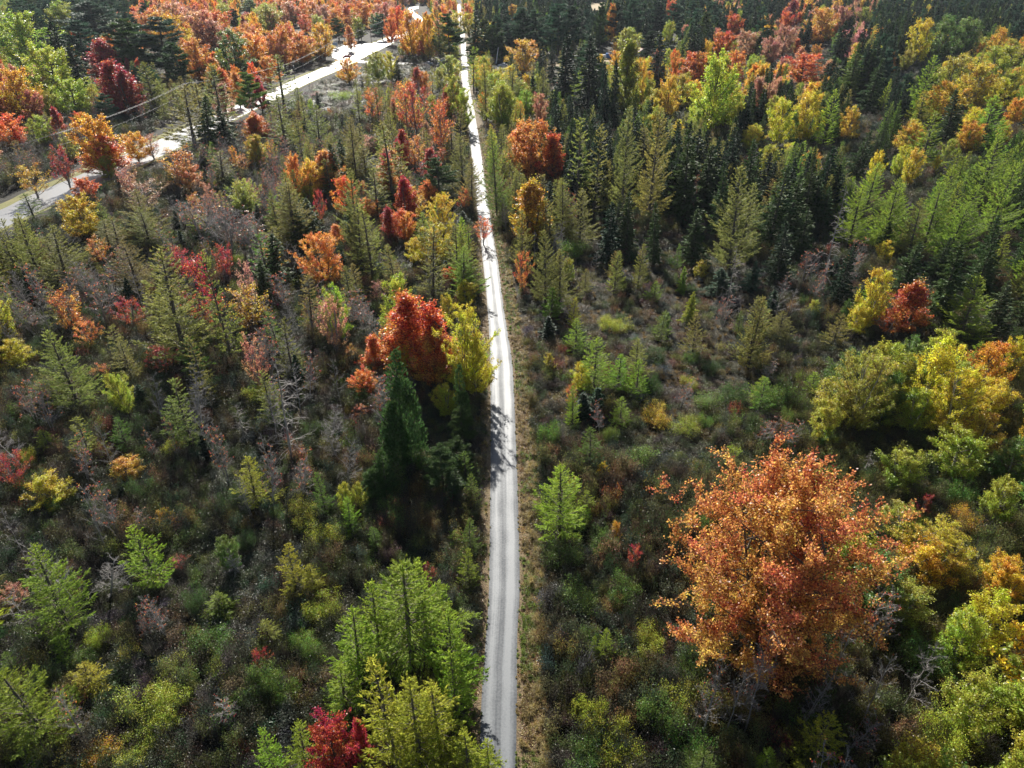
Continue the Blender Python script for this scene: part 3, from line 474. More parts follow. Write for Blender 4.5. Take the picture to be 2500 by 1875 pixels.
# ------------------------------------------------------------------ single trees read off the photograph: kind, top x, top y, length, width (in zoomed pixels), colour; the larches opening row J are added to shade the trail
ORIG = dict(A=(0, 0), B=(600, 0), C=(1200, 0), D=(1800, 0), E=(0, 450), F=(600, 450), G=(1200, 450), H=(1800, 450), I=(0, 900), J=(600, 900), K=(1200, 900), L=(1800, 900), M=(0, 1350), N=(600, 1350), O=(1200, 1350), P=(1800, 1350))
KL = dict(L='larch', T='thinlarch', F='fir', S='spruce', P='pine', C='cedar', M='maple', A='flame', B='birch', D='sparse', X='bare', N='snag', U='bush')
HERO = '''
A: M 110 90 480 460 Y;M 330 340 420 380 Y;M 510 590 300 290 Y;B 440 10 300 260 Y;M 60 530 400 330 O;M 215 690 260 190 p;M 50 880 260 260 r;B 270 880 260 160 Y;S 400 170 520 260 d;S 540 330 420 200 d
A: P 690 10 420 500 k;P 560 160 380 330 k;P 960 150 440 430 G;P 1190 130 520 430 k;P 1330 330 330 260 G;A 760 310 330 260 R;A 930 540 360 260 R;A 830 470 400 300 R;L 1110 480 360 260 l;L 1400 660 460 380 l;T 1500 640 420 200 l;P 780 720 260 160 k
A: M 1170 80 260 270 o;M 1290 110 330 240 O;M 1530 80 300 260 p;M 1640 70 260 260 r;M 1480 300 330 260 o;M 1330 20 220 260 p;B 1770 225 340 300 g;M 1920 240 280 230 o;M 1620 160 230 250 p;B 2060 30 220 200 Y;B 1710 25 130 130 Y;P 1790 70 150 110 d;P 1910 0 100 190 g;M 2150 210 300 220 o;M 2050 430 220 190 o
A: P 1890 560 340 210 g;T 2130 430 420 230 l;A 1800 560 260 120 o;A 1700 640 280 160 p;A 1980 600 260 120 R;T 1620 490 480 200 l;A 1960 870 220 170 r;B 1960 1040 260 170 O;T 2140 740 420 200 l;S 1540 740 420 180 G;S 1690 820 330 190 G;A 1930 900 200 140 r
A: M 670 890 460 370 O;A 780 1060 300 330 r;M 1010 1020 240 230 O;D 1140 1030 200 170 p;D 1350 1130 330 340 o;M 1440 1270 220 260 o;D 430 1120 350 200 R;D 200 1260 280 280 O;B 800 1200 190 150 Y;M 630 1370 220 220 r;D 1100 1380 280 280 p;T 1680 1170 270 200 l;B 1850 1370 330 240 Y;L 1040 1460 360 280 l;S 900 1350 170 70 d;D 1870 1190 150 150 o;D 950 1290 250 200 p
B: M 150 20 190 200 Y;M 60 270 230 220 o;M 300 180 220 210 r;M 400 250 240 260 o;B 570 170 270 200 O;M 230 300 220 160 p;P 400 100 100 90 g;B 1000 100 150 140 g;P 880 170 130 90 G;P 700 140 160 130 G;B 850 130 170 110 Y;A 790 200 180 90 o;P 1040 110 180 140 k
B: M 330 10 180 190 p;M 500 0 160 190 o;M 600 40 190 180 p;M 760 30 190 180 r;M 900 10 180 180 o;M 1050 20 200 190 p;M 1160 50 220 150 r;M 680 70 180 160 o;B 540 110 150 120 Y;M 200 90 160 160 o;M 1110 130 200 130 r;M 450 110 150 140 r
B: M 1260 85 340 210 O;M 1400 110 330 140 O;A 1370 230 200 130 r;A 1320 260 150 100 r;L 1480 80 360 160 l;P 1555 110 340 230 G;B 1640 90 180 160 y;M 1710 25 140 110 r;B 1720 95 180 110 y;S 1760 120 330 170 G;P 1840 150 280 160 G;P 1900 200 250 140 G;S 1970 220 230 110 G;P 2050 190 230 150 k;P 2140 70 370 190 d;B 2060 30 130 90 O
B: M 780 450 190 180 O;B 1000 390 240 180 Y;B 1100 390 240 130 y;S 1170 470 180 100 G;B 1570 420 220 180 Y;B 1490 520 170 120 Y;T 1750 360 340 110 b;M 1370 550 200 130 o;D 1220 620 420 240 r;D 1300 640 420 220 R;D 950 670 290 170 r;D 1490 750 440 240 r;A 1480 800 300 110 r;D 1510 1130 160 140 r;T 850 680 260 80 l;S 545 710 110 50 d;S 730 880 120 60 d
B: L 530 810 300 190 l;U 720 660 160 200 Y;B 1440 730 170 90 Y;T 1000 640 320 90 l;T 930 540 300 60 l;B 1600 580 360 180 Y;B 1680 680 320 150 Y;T 1640 840 330 120 l;T 1580 980 270 130 l;L 1660 1040 380 180 l;L 1730 1230 380 210 l;L 800 910 480 230 l;T 1080 940 640 260 l;T 900 1110 280 160 l;D 1300 1040 290 210 o
B: L 1850 490 420 180 l;B 1930 560 240 160 Y;B 1990 650 380 230 Y;B 2160 690 210 90 b;L 1930 1000 640 200 g;L 2080 1310 430 140 l;P 1480 1220 330 270 G;A 1220 1370 380 200 R;M 1400 1390 200 150 o;D 890 1390 150 100 o;M 930 1530 180 170 o;D 550 1450 300 100 R;B 470 1430 170 120 Y;L 290 1340 540 280 l;B 70 1040 260 160 Y;L 780 1310 620 260 l;T 980 1300 380 190 l;D 1690 1450 200 130 r;D 940 1040 150 150 p;T 620 1230 300 150 l
F: B 1500 60 400 250 y;D 1830 250 230 150 r;A 1100 180 280 160 R;M 1210 200 280 220 o;B 1440 310 360 260 y;T 1410 330 660 210 l;B 1290 410 220 150 y;M 1560 640 180 130 r;L 1670 470 420 260 b;B 1700 740 220 180 y;B 1550 850 240 130 y;B 1660 920 800 420 y;B 1760 1150 560 260 y;A 1240 840 720 420 r;A 1410 950 660 400 r;M 1180 1010 480 330 o;M 1430 1130 520 360 o;A 980 1170 300 210 r;B 1230 1240 320 170 y;C 1140 1290 980 380 G;M 890 1430 240 210 o;B 1530 1560 230 190 y;C 1640 1390 520 150 G;L 1300 850 170 100 b
F: M 570 370 480 380 o;A 690 310 200 120 o;D 640 870 520 220 p;D 800 1240 180 140 o;L 310 0 520 330 l;L 830 90 560 230 l;T 920 160 620 200 l;S 470 100 320 180 G;N 190 1340 1000 500 w;D 1010 740 200 150 p;X 980 900 330 260 w;T 100 380 500 220 g;X 350 1380 500 300 w;X 680 1330 450 200 w;S 400 200 320 200 G
E: M 560 80 380 290 O;D 720 400 260 220 o;L 370 330 480 350 l;L 120 230 520 300 l;T 190 70 200 160 g;L 1080 180 330 280 l;L 960 440 420 340 l;L 1200 500 980 560 l;D 1360 480 300 200 R;D 1470 530 700 360 R;D 1690 460 320 180 R;D 1870 580 460 190 p;D 1880 780 420 380 O;T 1590 500 1000 200 l;D 950 870 280 220 R;D 450 800 420 300 o;D 640 1040 260 200 o;L 380 1120 680 370 l;B 60 1210 280 260 y;D 1210 1240 280 240 R;S 1340 210 150 80 d;S 990 230 160 80 d;S 1970 150 180 90 d;B 1520 240 170 150 Y;B 1870 20 220 190 Y
E: D 760 1390 170 160 o;B 870 1450 420 180 Y;D 1690 1440 110 120 R;L 780 280 240 240 l;X 1700 200 400 300 w;X 650 560 400 260 w;X 1500 130 350 280 w;X 250 820 500 280 w;S 2070 400 450 260 G;T 850 260 300 180 l;X 1900 250 350 300 w;X 1200 150 250 200 w;X 700 700 450 280 w;X 2000 500 400 260 w;S 1990 600 400 200 G
I: L 730 220 130 130 b;D 40 630 400 230 R;B 330 820 300 310 y;B 940 700 240 270 O;B 1250 1090 180 160 y;L 1040 1190 600 340 b;L 230 1390 820 480 b;L 1900 690 420 270 Y;X 600 900 720 300 w;X 540 530 460 220 w;X 730 420 580 240 w;X 1280 400 400 90 w;X 1120 430 370 130 w;X 1640 430 560 200 w;N 1820 270 360 240 w;X 1990 600 620 260 w;D 1370 1460 120 130 R;X 0 1080 500 240 w;X 1850 780 450 180 w;X 720 1450 450 380 w;L 380 1000 150 150 g
I: X 250 100 500 250 w;L 330 470 200 180 b;X 130 60 450 200 w;B 900 80 260 180 Y;L 350 30 280 300 l;L 900 380 320 200 g
M: L 60 930 800 600 b;X 470 1100 560 300 w;X 1170 320 440 240 w;X 1040 460 290 130 w;L 440 650 220 160 b;L 620 870 300 320 Y;D 60 240 240 200 p;D 1990 740 230 150 R;X 80 310 380 300 w;L 30 780 260 200 g;U 1100 1050 350 500 Y;U 1300 1150 300 400 Y;U 1350 860 260 380 Y;U 750 1560 200 400 O;U 1600 650 300 420 g;U 1000 1480 260 400 Y;U 600 800 200 300 g;U 740 600 260 250 Y;U 2150 960 300 300 g;U 1950 1000 300 350 g
N: L 320 -50 460 260 Y;L 500 90 260 200 Y;L 1200 35 1000 800 b;L 1350 80 700 380 b;L 960 250 720 400 b;L 800 450 620 420 b;L 1560 490 760 420 b;L 1600 760 640 340 b;L 1640 600 500 240 b;L 1080 830 1150 560 Y;L 1260 930 950 560 Y;L 1460 960 800 480 Y;L 700 850 520 400 b;M 620 1280 560 440 R;A 860 1270 400 130 R;L 370 1290 500 280 b;L 130 1340 500 260 b;L 1700 1370 500 320 Y;U 420 650 300 300 g;U 100 900 350 350 g;U 700 1120 300 400 g;U 560 350 300 350 Y;L 1860 1450 260 170 Y
J: L 1730 820 300 150 g;L 1715 1150 320 170 g;L 1700 1400 350 180 b;P 1630 540 330 240 G;L 1690 640 300 170 g;F 1600 760 330 220 G;P 1660 300 360 200 G;L 770 1000 340 170 b;B 870 880 260 130 Y;U 1300 640 280 230 g;C 1050 640 420 220 G;P 1500 600 420 300 G;P 980 770 340 260 G;D 880 670 100 140 r;D 880 280 120 140 r;B 1530 120 300 200 y;L 990 1220 200 150 g;L 1600 1250 130 130 b;U 1100 780 300 400 g;U 600 1200 280 350 Y;U 400 1050 280 350 Y;D 920 20 180 220 o;U 1650 1450 260 250 g
G: L 430 360 580 240 l;L 540 500 480 230 l;M 300 0 460 200 O;D 250 500 380 140 r;L 570 190 230 110 l;X 820 440 300 110 w;L 970 520 340 150 l;L 1160 460 360 130 l;L 1270 740 170 130 b;S 1490 640 220 90 b;S 1550 820 280 110 Y;L 1600 990 360 190 l;L 2090 870 600 230 l;L 660 1050 290 200 b;L 640 870 240 110 Y;L 820 1180 480 300 b;L 1000 1300 330 220 b;L 1140 1360 330 190 b;B 700 1380 250 160 y;L 470 800 260 180 b;L 240 200 480 180 l;N 1900 470 600 260 w;L 1450 460 220 90 g;U 880 1030 150 200 Y;L 730 650 200 120 l
G: S 1300 150 500 140 G;S 1080 60 500 150 G;S 1600 200 450 200 G;L 700 30 460 260 l;S 1800 640 260 200 k;U 620 400 260 260 g;U 1000 1050 160 220 Y
C: P 230 60 340 210 k;P 350 80 320 190 k;P 520 30 370 270 k;P 620 45 340 220 d;P 855 25 350 120 G;P 970 20 290 170 d;P 1100 0 320 180 k;P 1290 10 300 180 d;P 1260 240 230 250 d;P 130 190 240 150 k;P 40 210 230 140 d;S 700 60 260 110 d;P 1420 30 260 200 k;B 1080 215 200 180 Y;M 310 910 520 430 o;A 240 940 420 240 o;A 480 1030 420 220 r;A 310 1390 560 300 O;B 250 300 270 250 O;S 470 330 300 100 d;S 580 270 720 240 d;S 770 280 680 230 d;S 980 470 540 110 d;S 900 480 480 120 d;A 1070 310 640 280 Y;M 970 390 180 110 O;B 1170 450 380 130 O;M 1390 570 340 180 O;M 1750 400 720 360 Y;A 1800 430 560 280 Y;M 1600 400 260 300 o;M 1800 240 240 200 r;M 1900 390 260 200 o;M 1980 230 200 200 p;M 2170 280 220 160 p;M 1430 380 230 90 o;X 1310 370 320 200 w;M 1890 110 200 160 r
C: T 690 920 760 210 l;T 830 960 780 170 l;L 1070 840 860 260 l;T 1200 980 340 130 l;L 1300 840 860 330 l;F 1560 1000 700 300 G;S 1700 1120 560 220 G;L 1960 1290 820 360 l;F 2040 1080 560 240 G;B 2030 960 220 170 y;F 1830 1250 560 200 G;L 560 1380 480 230 l;S 430 960 460 180 G;M 380 720 240 140 p;B 260 690 190 90 b;B 80 640 380 210 Y;B 50 560 200 130 y;L 180 1330 380 110 l;S 1300 260 420 160 d;L 160 500 260 180 l;L 400 520 240 120 l;B 1480 560 280 180 Y;L 700 480 300 200 b;X 960 1010 560 60 w;X 1580 1300 420 60 w;M 1400 0 200 120 r;M 930 30 280 100 o;B 1380 160 200 100 Y;B 1040 220 200 150 Y
D: A 440 0 220 140 R;M 390 90 150 130 r;M 390 190 240 200 p;M 690 65 260 250 o;M 830 45 170 150 p;B 1000 50 130 110 Y;B 1460 140 340 220 y;B 1640 120 320 250 g;B 1800 130 300 240 g;M 530 410 250 340 r;M 620 340 130 90 o;S 830 160 300 140 d;S 550 170 220 110 d;F 950 340 380 240 g;B 300 730 260 130 Y;B 380 755 380 210 y;B 590 700 420 230 y;L 750 690 420 190 b;B 900 820 280 160 O;B 130 960 200 140 y;N 1040 810 220 24 w;B 1380 930 280 200 O;B 1110 1160 330 130 y;B 1300 1120 260 150 y;B 1400 1140 320 170 y;B 1560 1200 160 70 y
D: M 2050 220 260 150 O;B 1750 420 380 300 Y;B 2080 340 420 320 Y;B 1900 480 380 300 O;B 1650 620 340 260 y;B 2060 600 260 200 y;B 1830 930 280 220 O;L 1500 430 460 220 b;F 620 1200 560 200 G;F 370 1280 640 330 G;F 480 1350 500 300 G;L 1270 1390 560 280 b;L 1680 1280 640 250 b;L 2030 1040 560 280 b;L 2130 1250 600 260 b;L 1370 850 300 110 b;L 1540 860 440 280 b;F 1720 700 420 280 G;L 2000 740 420 300 b;F 1000 1000 360 200 G;B 1330 380 170 120 Y;L 1090 1250 400 220 b;M 2190 750 220 150 O;B 2130 300 240 180 Y;S 1100 450 420 170 G;L 1460 700 260 200 Y
H: F 560 180 400 220 G;L 980 10 480 260 b;L 1260 0 500 300 b;L 1600 -20 560 300 b;L 1760 130 520 260 b;N 850 20 900 350 w;F 880 440 520 220 d;B 1160 430 200 130 y;B 1120 640 560 250 y;B 960 920 280 180 y;A 1390 760 460 320 r;D 1200 980 220 220 r;F 1390 440 440 280 G;F 1620 410 360 200 G;S 1750 450 760 300 G;F 1190 290 260 150 G;L 1900 700 600 360 b;F 2100 760 520 320 G;L 180 880 580 230 l;L 360 980 260 240 l;F 860 890 200 140 g;L 800 1000 270 190 l;B 600 890 180 100 Y;B 1070 1260 800 480 Y;B 800 1500 420 320 Y;B 1640 1170 760 330 y;B 2040 1220 520 330 O;B 1850 1390 760 460 y;B 2170 1190 400 200 y;L 610 1450 230 200 b;L 200 1490 240 200 b;F 400 300 460 240 d
H: F 2050 250 600 260 G;L 1450 120 500 260 l;F 150 600 240 160 k;L 120 0 520 260 l;F 1980 460 460 260 G;L 1850 0 460 260 b
L: B 1340 630 420 380 Y;B 1640 1220 520 600 y;B 1800 480 480 400 Y;B 2120 850 460 280 Y;B 2120 1450 420 300 y;B 1300 1060 330 300 Y;N 1030 630 280 180 w;U 380 80 420 340 g;B 750 250 420 260 Y;B 1450 150 420 260 Y;B 1950 350 420 300 O;U 1750 880 300 300 g;U 700 500 260 260 g;U 1750 1100 280 300 O;B 2050 100 420 320 y
P: X 280 640 960 420 w;X 940 440 900 420 w;X 1560 640 800 420 w;X 1180 800 780 400 w;X 640 900 620 320 w;X 60 850 700 340 w;X 1250 330 600 300 w;X 1000 1150 560 320 w;L 700 1240 560 380 Y;L 260 1510 300 260 b;B 2060 330 640 460 y;B 1850 480 560 380 Y;B 1980 950 700 480 Y;U 1700 1300 480 500 Y;B 1350 250 420 420 Y;B 1500 -60 420 420 y;U 1500 700 400 420 g;B 2150 100 420 300 y
O: L 890 580 280 150 b;L 800 660 190 90 b;U 1500 1000 360 420 Y;U 1300 1150 440 460 g;U 780 1130 360 360 Y;U 1000 1380 360 460 Y;U 1550 1400 360 460 g;U 1550 760 280 300 g;U 700 250 330 380 g;U 1000 200 330 380 g;X 1750 900 700 380 w;X 2100 620 800 340 w;U 760 600 260 260 g;U 700 1500 300 400 g;U 1200 620 300 340 Y
K: L 545 760 640 430 b;B 860 720 200 110 y;B 970 1180 190 90 O;L 750 950 260 200 b;L 2120 80 330 200 g;L 1010 220 260 170 b;L 640 130 340 150 b;D 610 120 200 130 o;X 860 230 330 180 w;X 560 280 400 70 w;U 1500 380 220 300 Y;U 1300 300 220 300 O;U 560 1350 340 380 g;U 900 1280 300 320 g;U 1700 200 240 320 g;U 1100 620 280 360 g;U 450 420 300 240 g;U 600 1100 260 260 g;U 1900 120 300 300 G
'''
S1 = 700/2212.0
def solve(u, v, L, w, frac=1.0):
    H = 8.0
    for _ in range(25):
        X, Y = ground(u, v, H); z = Y*ct+(CAMH-H)*st; s = F/z; ph = math.atan2(CAMH-H, math.hypot(X, Y)); r = w/2/s
        Hn = max(1.0, min(24.0, (L/s-.6*r*math.sin(ph))/math.cos(ph)/frac)); H = .5*H+.5*Hn
    X, Y = ground(u, v, H); return X, Y, H, w/s
heroes = []
# the great orange maple at the right: built to measure
def grand():
    g = broad(R=8.4, H=17, base=.03, nl=135, nsub=14, ncl=5, nleaf=16, leaf=.17, upk=.6, cs=.17, sub=(.08, .20), stems=5, trunk_r=.17, inner=3)
    return dict(trunk=g['trunk'].mesh('grand_trunk', [M_BARK]), limbs=g['limbs'].mesh('grand_limbs', [M_BARK]), crown=g['crown'].mesh('grand_crown', [M_LEAF]))
X, Y = ground(1885, 1425, 8.0)
e = bpy.data.objects.new('maple_tree', None); C.objects.link(e); e.location = (X, Y, 0); e.scale = (1.07, 1.07, 1.13)
for part, me in grand().items():
    o = bpy.data.objects.new(part, me); C.objects.link(o); o.parent = e; o.color = (.54, .25, .08, 1)
e['label'] = 'huge orange maple with a crown wider than any other, right of the trail'; e['category'] = 'maple'
big = (X, Y)
used_boxes = []     # (u0,v0,u1,v1,z) of every single tree
def box_of(X, Y, H, wid):
    u0, v0, z0 = project(X, Y, 0); u1, v1, z1 = project(X, Y, H); w = F*wid/2/((z0+z1)/2)
    return (min(u0, u1)-w*.6, v1, max(u0, u1)+w*.6, v0, z0)
used_boxes.append(box_of(X, Y, 16.5, 15)); XY = [(X, Y, 7.5)]
for line in HERO.strip().split('\n'):
    reg, ent = line.split(':'); ox, oy = ORIG[reg.strip()]
    for t in ent.split(';'):
        k, zx, zy, L, w, code = t.split(); kind = KL[k]; u = ox+float(zx)*S1; v = oy+float(zy)*S1; L = float(L)*S1; w = float(w)*S1
        if kind == 'bush': L *= .72
        X, Y, H, wid = solve(u, v, L, w, .95 if kind in ('larch', 'fir', 'cedar', 'bush') else 1.0)
        if kind == 'bush': H = max(1.3, min(H, 3.6))
        e = place(kind, X, Y, H, wid*1.04, code); heroes.append(dict(o=e, kind=kind, code=code, u=u, v=v, L=L, w=w, X=X, Y=Y, H=H, wid=wid))
        used_boxes.append(box_of(X, Y, H, wid)); XY.append((X, Y, wid*.32))
print('single trees', len(heroes))

# ------------------------------------------------------------------ woods between the single trees
GRID = ["gppmmymmmmmyssssp"+"nsrnsyss", "", "mgrplmluulrlyssgyynnsssyy", "rbmmbbblllrllssslssysfyff", "bmmmbbblmrlllssssslsffsff",
        "lmllbblmmrylllsssssssfsff", "llblrmbmllllluuuussubsfsf", "bmblrmbmbryyuluuuullbysss", "ylllbbbrmmmyuuluuuuuygyyy", "ululbbbbbsyyuuluuuuugggyy",
        "bbuubbbbussuuuuuuuuugggyy", "ruubuubbuuuuuuuuuuuuggugg", "ubbuuuuuuuuuuuuuuuuuugggg", "uub"+"u"*18+"gygy", "luub"+"u"*17+"gygy", "uuu"+"u"*16+"bbggyy",
        "u"*18+"bbbbggg", "u"*18+"bbbbggg", "u"*18+"bbbbggg"]
GRID[1] = "gsrppmmmoouyslsyssnnnsssyy"[:25]
def cell(u, v):
    i = int(min(max(v/100, 0), 18)); j = int(min(max(u/100, 0), 24)); row = GRID[i]; return row[min(j, len(row)-1)]
def pick(c, d):
    """kind, colour, height, width of a wood tree for a map letter"""
    r = U(0, 1); far = d > 260
    if c == 's': k, col, H, W = ('spruce', 'dG'[r > .5], U(8, 14), U(3.2, 4.4)) if r < .62 else (('fir', 'G', U(7, 12), U(3.4, 4.6)) if r < .8 else (('pine', 'k', U(10, 14), U(5, 7)) if r < .88 and far else ('larch', 'lg'[r > .93], U(7, 12), U(3.2, 4.5))))
    elif c == 'p': k, col, H, W = ('pine', 'kG'[r > .6], U(10, 15), U(5, 8)) if r < .7 else ('spruce', 'G', U(9, 14), U(3.5, 4.5))
    elif c == 'f': k, col, H, W = ('larch', 'bg'[r > .2], U(6, 11), U(3, 4.6)) if r < .36 else ('fir', 'Gg'[r > .85], U(7, 13), U(3, 4.6))
    elif c == 'l': k, col, H, W = ('thinlarch', 'l', U(6, 10), U(2.4, 3.6)) if r < .5 else (('larch', 'lY'[r > .72], U(5, 9), U(3, 4.2)) if r < .78 else (('spruce', 'd', U(3, 6), U(1.5, 2.4)) if r < .86 else ('bare', 'w', U(5, 8), U(3, 4.5))))
    elif c == 'm': k, col, H, W = (('maple', 'flame')[r > .35], 'opoOpro'[int(U(0, 7))], U(8, 13), U(4.5, 7.5)) if r < .74 else (('birch', 'YyO'[int(U(0, 3))], U(7, 11), U(4, 5.5)) if r < .86 else ('spruce', 'G', U(8, 12), U(3, 4.5)))
    elif c == 'n': k, col, H, W = (('maple', 'flame')[r > .14], 'oppOOp'[int(U(0, 6))], U(8, 12), U(4.5, 7)) if r < .24 else ('spruce', 'dG'[r > .6], U(8, 13), U(3.2, 4.6)) if r < .8 else ('birch', 'Yg'[r > .9], U(7, 11), U(4, 5.5))
    elif c == 'r': k, col, H, W = ('flame', 'Rrop'[int(U(0, 4))], U(7, 11), U(3.5, 5.5)) if r < .5 else (('thinlarch', 'l', U(7, 10), U(2.6, 3.6)) if r < .8 else ('bare', 'w', U(5, 8), U(3, 4.5)))
    elif c == 'y': k, col, H, W = ('birch', 'yYYO'[int(U(0, 4))], U(6, 10), U(4, 6)) if r < .75 else ('larch', 'b', U(6, 9), U(3, 4))
    elif c == 'g': k, col, H, W = ('birch', 'gYYg'[int(U(0, 4))], U(5, 9), U(4, 6)) if r < .8 else ('maple', 'Y', U(5, 8), U(4, 6))
    elif c == 'b': k, col, H, W = ('bare', 'w', U(5, 9), U(3.2, 5)) if r < .56 else ('bush', 'GYG'[int(U(0, 3))], U(1.8, 3.2), U(2.5, 4.5)) if r < .66 else (('thinlarch', 'lg'[r > .75], U(5, 9), U(2.4, 3.6)) if r < .84 else (('sparse', 'popO'[int(U(0, 4))], U(5, 8), U(3, 4.5)) if r < .93 else ('spruce', 'd', U(2.5, 5), U(1.4, 2.2))))
    elif c == 'u':
        if r < .03: k, col, H, W = 'larch', 'bgl'[int(U(0, 3))], U(2, 5.5), U(1.4, 3)
        elif r < .115: k, col, H, W = 'bush', 'gYGGG'[int(U(0, 5))], U(1.6, 3.2), U(2.2, 4.6)
        elif r < .135: k, col, H, W = 'birch', 'gYY'[int(U(0, 3))], U(2.5, 4.5), U(1.6, 3)
        elif r < .19: k, col, H, W = 'bare', 'w', U(3, 5.5), U(2, 3.2)
        elif r < .20: k, col, H, W = 'sparse', 'OoRY'[int(U(0, 4))], U(2, 3.5), U(1.2, 2)
        else: return None
    else: return None
    if k == 'bush': return k, col, H, W
    f_ = 1.18 if c in 'sfp' else 1.12
    if d > 280 and c in 'spn': f_ *= 1.22; W *= 1.25
    return k, col, H*f_, W*(1.15 if k in ('spruce', 'fir', 'larch', 'pine') else 1.05)
XYa = np.array(XY); UB = np.array(used_boxes)
RDm = (RA+RB)/2; RDh = np.linalg.norm(RA-RB, axis=1)/2; TDm = (TA+TB)/2
side_pts = np.array([ground(a, v+1) for a, v in SU]); side_pts = np.concatenate([side_pts[:-1]+(side_pts[1:]-side_pts[:-1])*f for f in np.linspace(0, 1, 6)])
yard_c = [ground(835, 122), ground(870, 118), ground(1360, 155), ground(1440, 152), ground(1490, 150), ground(1455, 16), ground(1300, 145), ground(1555, 142), ground(1232, 158)]; yard_r = [14, 14, 17, 16, 14, 40, 9, 9, 8]
cands = []
d = 14.0
while d < 1050:
    sp = 2.9 if d < 120 else 3.3 if d < 200 else 4.2 if d < 330 else 5.6 if d < 560 else 7.5
    half = d*1.0+45
    for x in np.arange(-half, half, sp): cands.append((x+U(-.45, .45)*sp, d+U(-.45, .45)*sp))
    d += sp
fills = []
for X, Y in cands:
    u, v, z = project(X, Y, 5.0)
    if z < 8 or u < -420 or u > 2920 or v > 2300 or v < -60: continue
    if abs(X-np.interp(Y, TDm[:, 1], TDm[:, 0])) < (3.6 if X > 0 else 2.9)+(1.2 if Y > 150 else 0): continue
    c = cell(u+rng.normal(0, 38), v+rng.normal(0, 22))
    pk = pick(c, Y)
    if pk is None: continue
    k, col, H, W = pk
    dist = math.hypot(X, Y)
    dr = np.hypot(RDm[:, 0]-X, RDm[:, 1]-Y)-RDh
    if dr.min() < 3.5+W*.25: continue
    if np.hypot(side_pts[:, 0]-X, side_pts[:, 1]-Y).min() < 3.5: continue
    if any(math.hypot(a[0]-X, a[1]-Y) < r for a, r in zip(yard_c, yard_r)): continue
    if (np.hypot(XYa[:, 0]-X, XYa[:, 1]-Y) < XYa[:, 2]+.9).any(): continue
    b = box_of(X, Y, H, W)
    # trees that would hide what the photograph shows are left out
    if (((KEEP[:, 0]+KEEP[:, 2] > b[0]) & (KEEP[:, 0]-KEEP[:, 2] < b[2]) & (KEEP[:, 1] > b[1]) & (KEEP[:, 1] < b[3])).any()): continue
    ow = np.minimum(UB[:, 2], b[2])-np.maximum(UB[:, 0], b[0]); oh = np.minimum(UB[:, 3], b[3])-np.maximum(UB[:, 1], b[1])
    ar = np.clip(ow, 0, None)*np.clip(oh, 0, None)/((UB[:, 2]-UB[:, 0])*(UB[:, 3]-UB[:, 1])+1)
    lim = .10 if k not in ('bare', 'bush') else .3
    if ((ar > lim) & (UB[:, 4] > b[4])).any(): continue
    fills.append((k, col, H, W, X, Y, (b[3]-b[1]), u, v))
print('wood trees', len(fills))
fills.sort(key=lambda f: -f[6])

def inst_object(name, pts, rots, scales, protos, idx, cols, label=None):
    """one object: a cloud of points, each carrying one small plant"""
    me = bpy.data.meshes.new(name); n = len(pts); me.vertices.add(n); me.vertices.foreach_set('co', np.asarray(pts, np.float32).ravel())
    for nm, ty, arr, key in (('rot', 'FLOAT_VECTOR', rots, 'vector'), ('scl', 'FLOAT_VECTOR', scales, 'vector'), ('color', 'FLOAT_COLOR', np.concatenate([cols, np.ones((n, 1))], 1), 'color'), ('proto', 'INT', idx, 'value')):
        a = me.attributes.new(nm, ty, 'POINT'); a.data.foreach_set(key, np.asarray(arr, np.int32 if ty == 'INT' else np.float32).ravel())
    o = bpy.data.objects.new(name, me); C.objects.link(o); o['kind'] = 'stuff'
    if label: o['label'] = label
    col = bpy.data.collections.new(name+'_plants')
    for i, pm in enumerate(protos):
        po = bpy.data.objects.new(f'{name}_{i:02d}', pm); col.objects.link(po)
    g = bpy.data.node_groups.new(name, 'GeometryNodeTree'); g.interface.new_socket('Geometry', in_out='INPUT', socket_type='NodeSocketGeometry'); g.interface.new_socket('Geometry', in_out='OUTPUT', socket_type='NodeSocketGeometry')
    N, Lk = g.nodes, g.links; gi = N.new('NodeGroupInput'); gout = N.new('NodeGroupOutput'); ci = N.new('GeometryNodeCollectionInfo'); ci.inputs[0].default_value = col; ci.inputs[1].default_value = True; ci.inputs[2].default_value = True
    ip = N.new('GeometryNodeInstanceOnPoints'); ip.inputs['Pick Instance'].default_value = True
    def attr(nm, ty):
        q = N.new('GeometryNodeInputNamedAttribute'); q.data_type = ty; q.inputs[0].default_value = nm; return q.outputs[0]
    e2r = N.new('FunctionNodeEulerToRotation'); Lk.new(attr('rot', 'FLOAT_VECTOR'), e2r.inputs[0])
    Lk.new(gi.outputs[0], ip.inputs['Points']); Lk.new(ci.outputs[0], ip.inputs['Instance']); Lk.new(attr('proto', 'INT'), ip.inputs['Instance Index'])
    Lk.new(e2r.outputs[0], ip.inputs['Rotation']); Lk.new(attr('scl', 'FLOAT_VECTOR'), ip.inputs['Scale']); Lk.new(ip.outputs[0], gout.inputs[0])
    md = o.modifiers.new('plants', 'NODES'); md.node_group = g
    return o

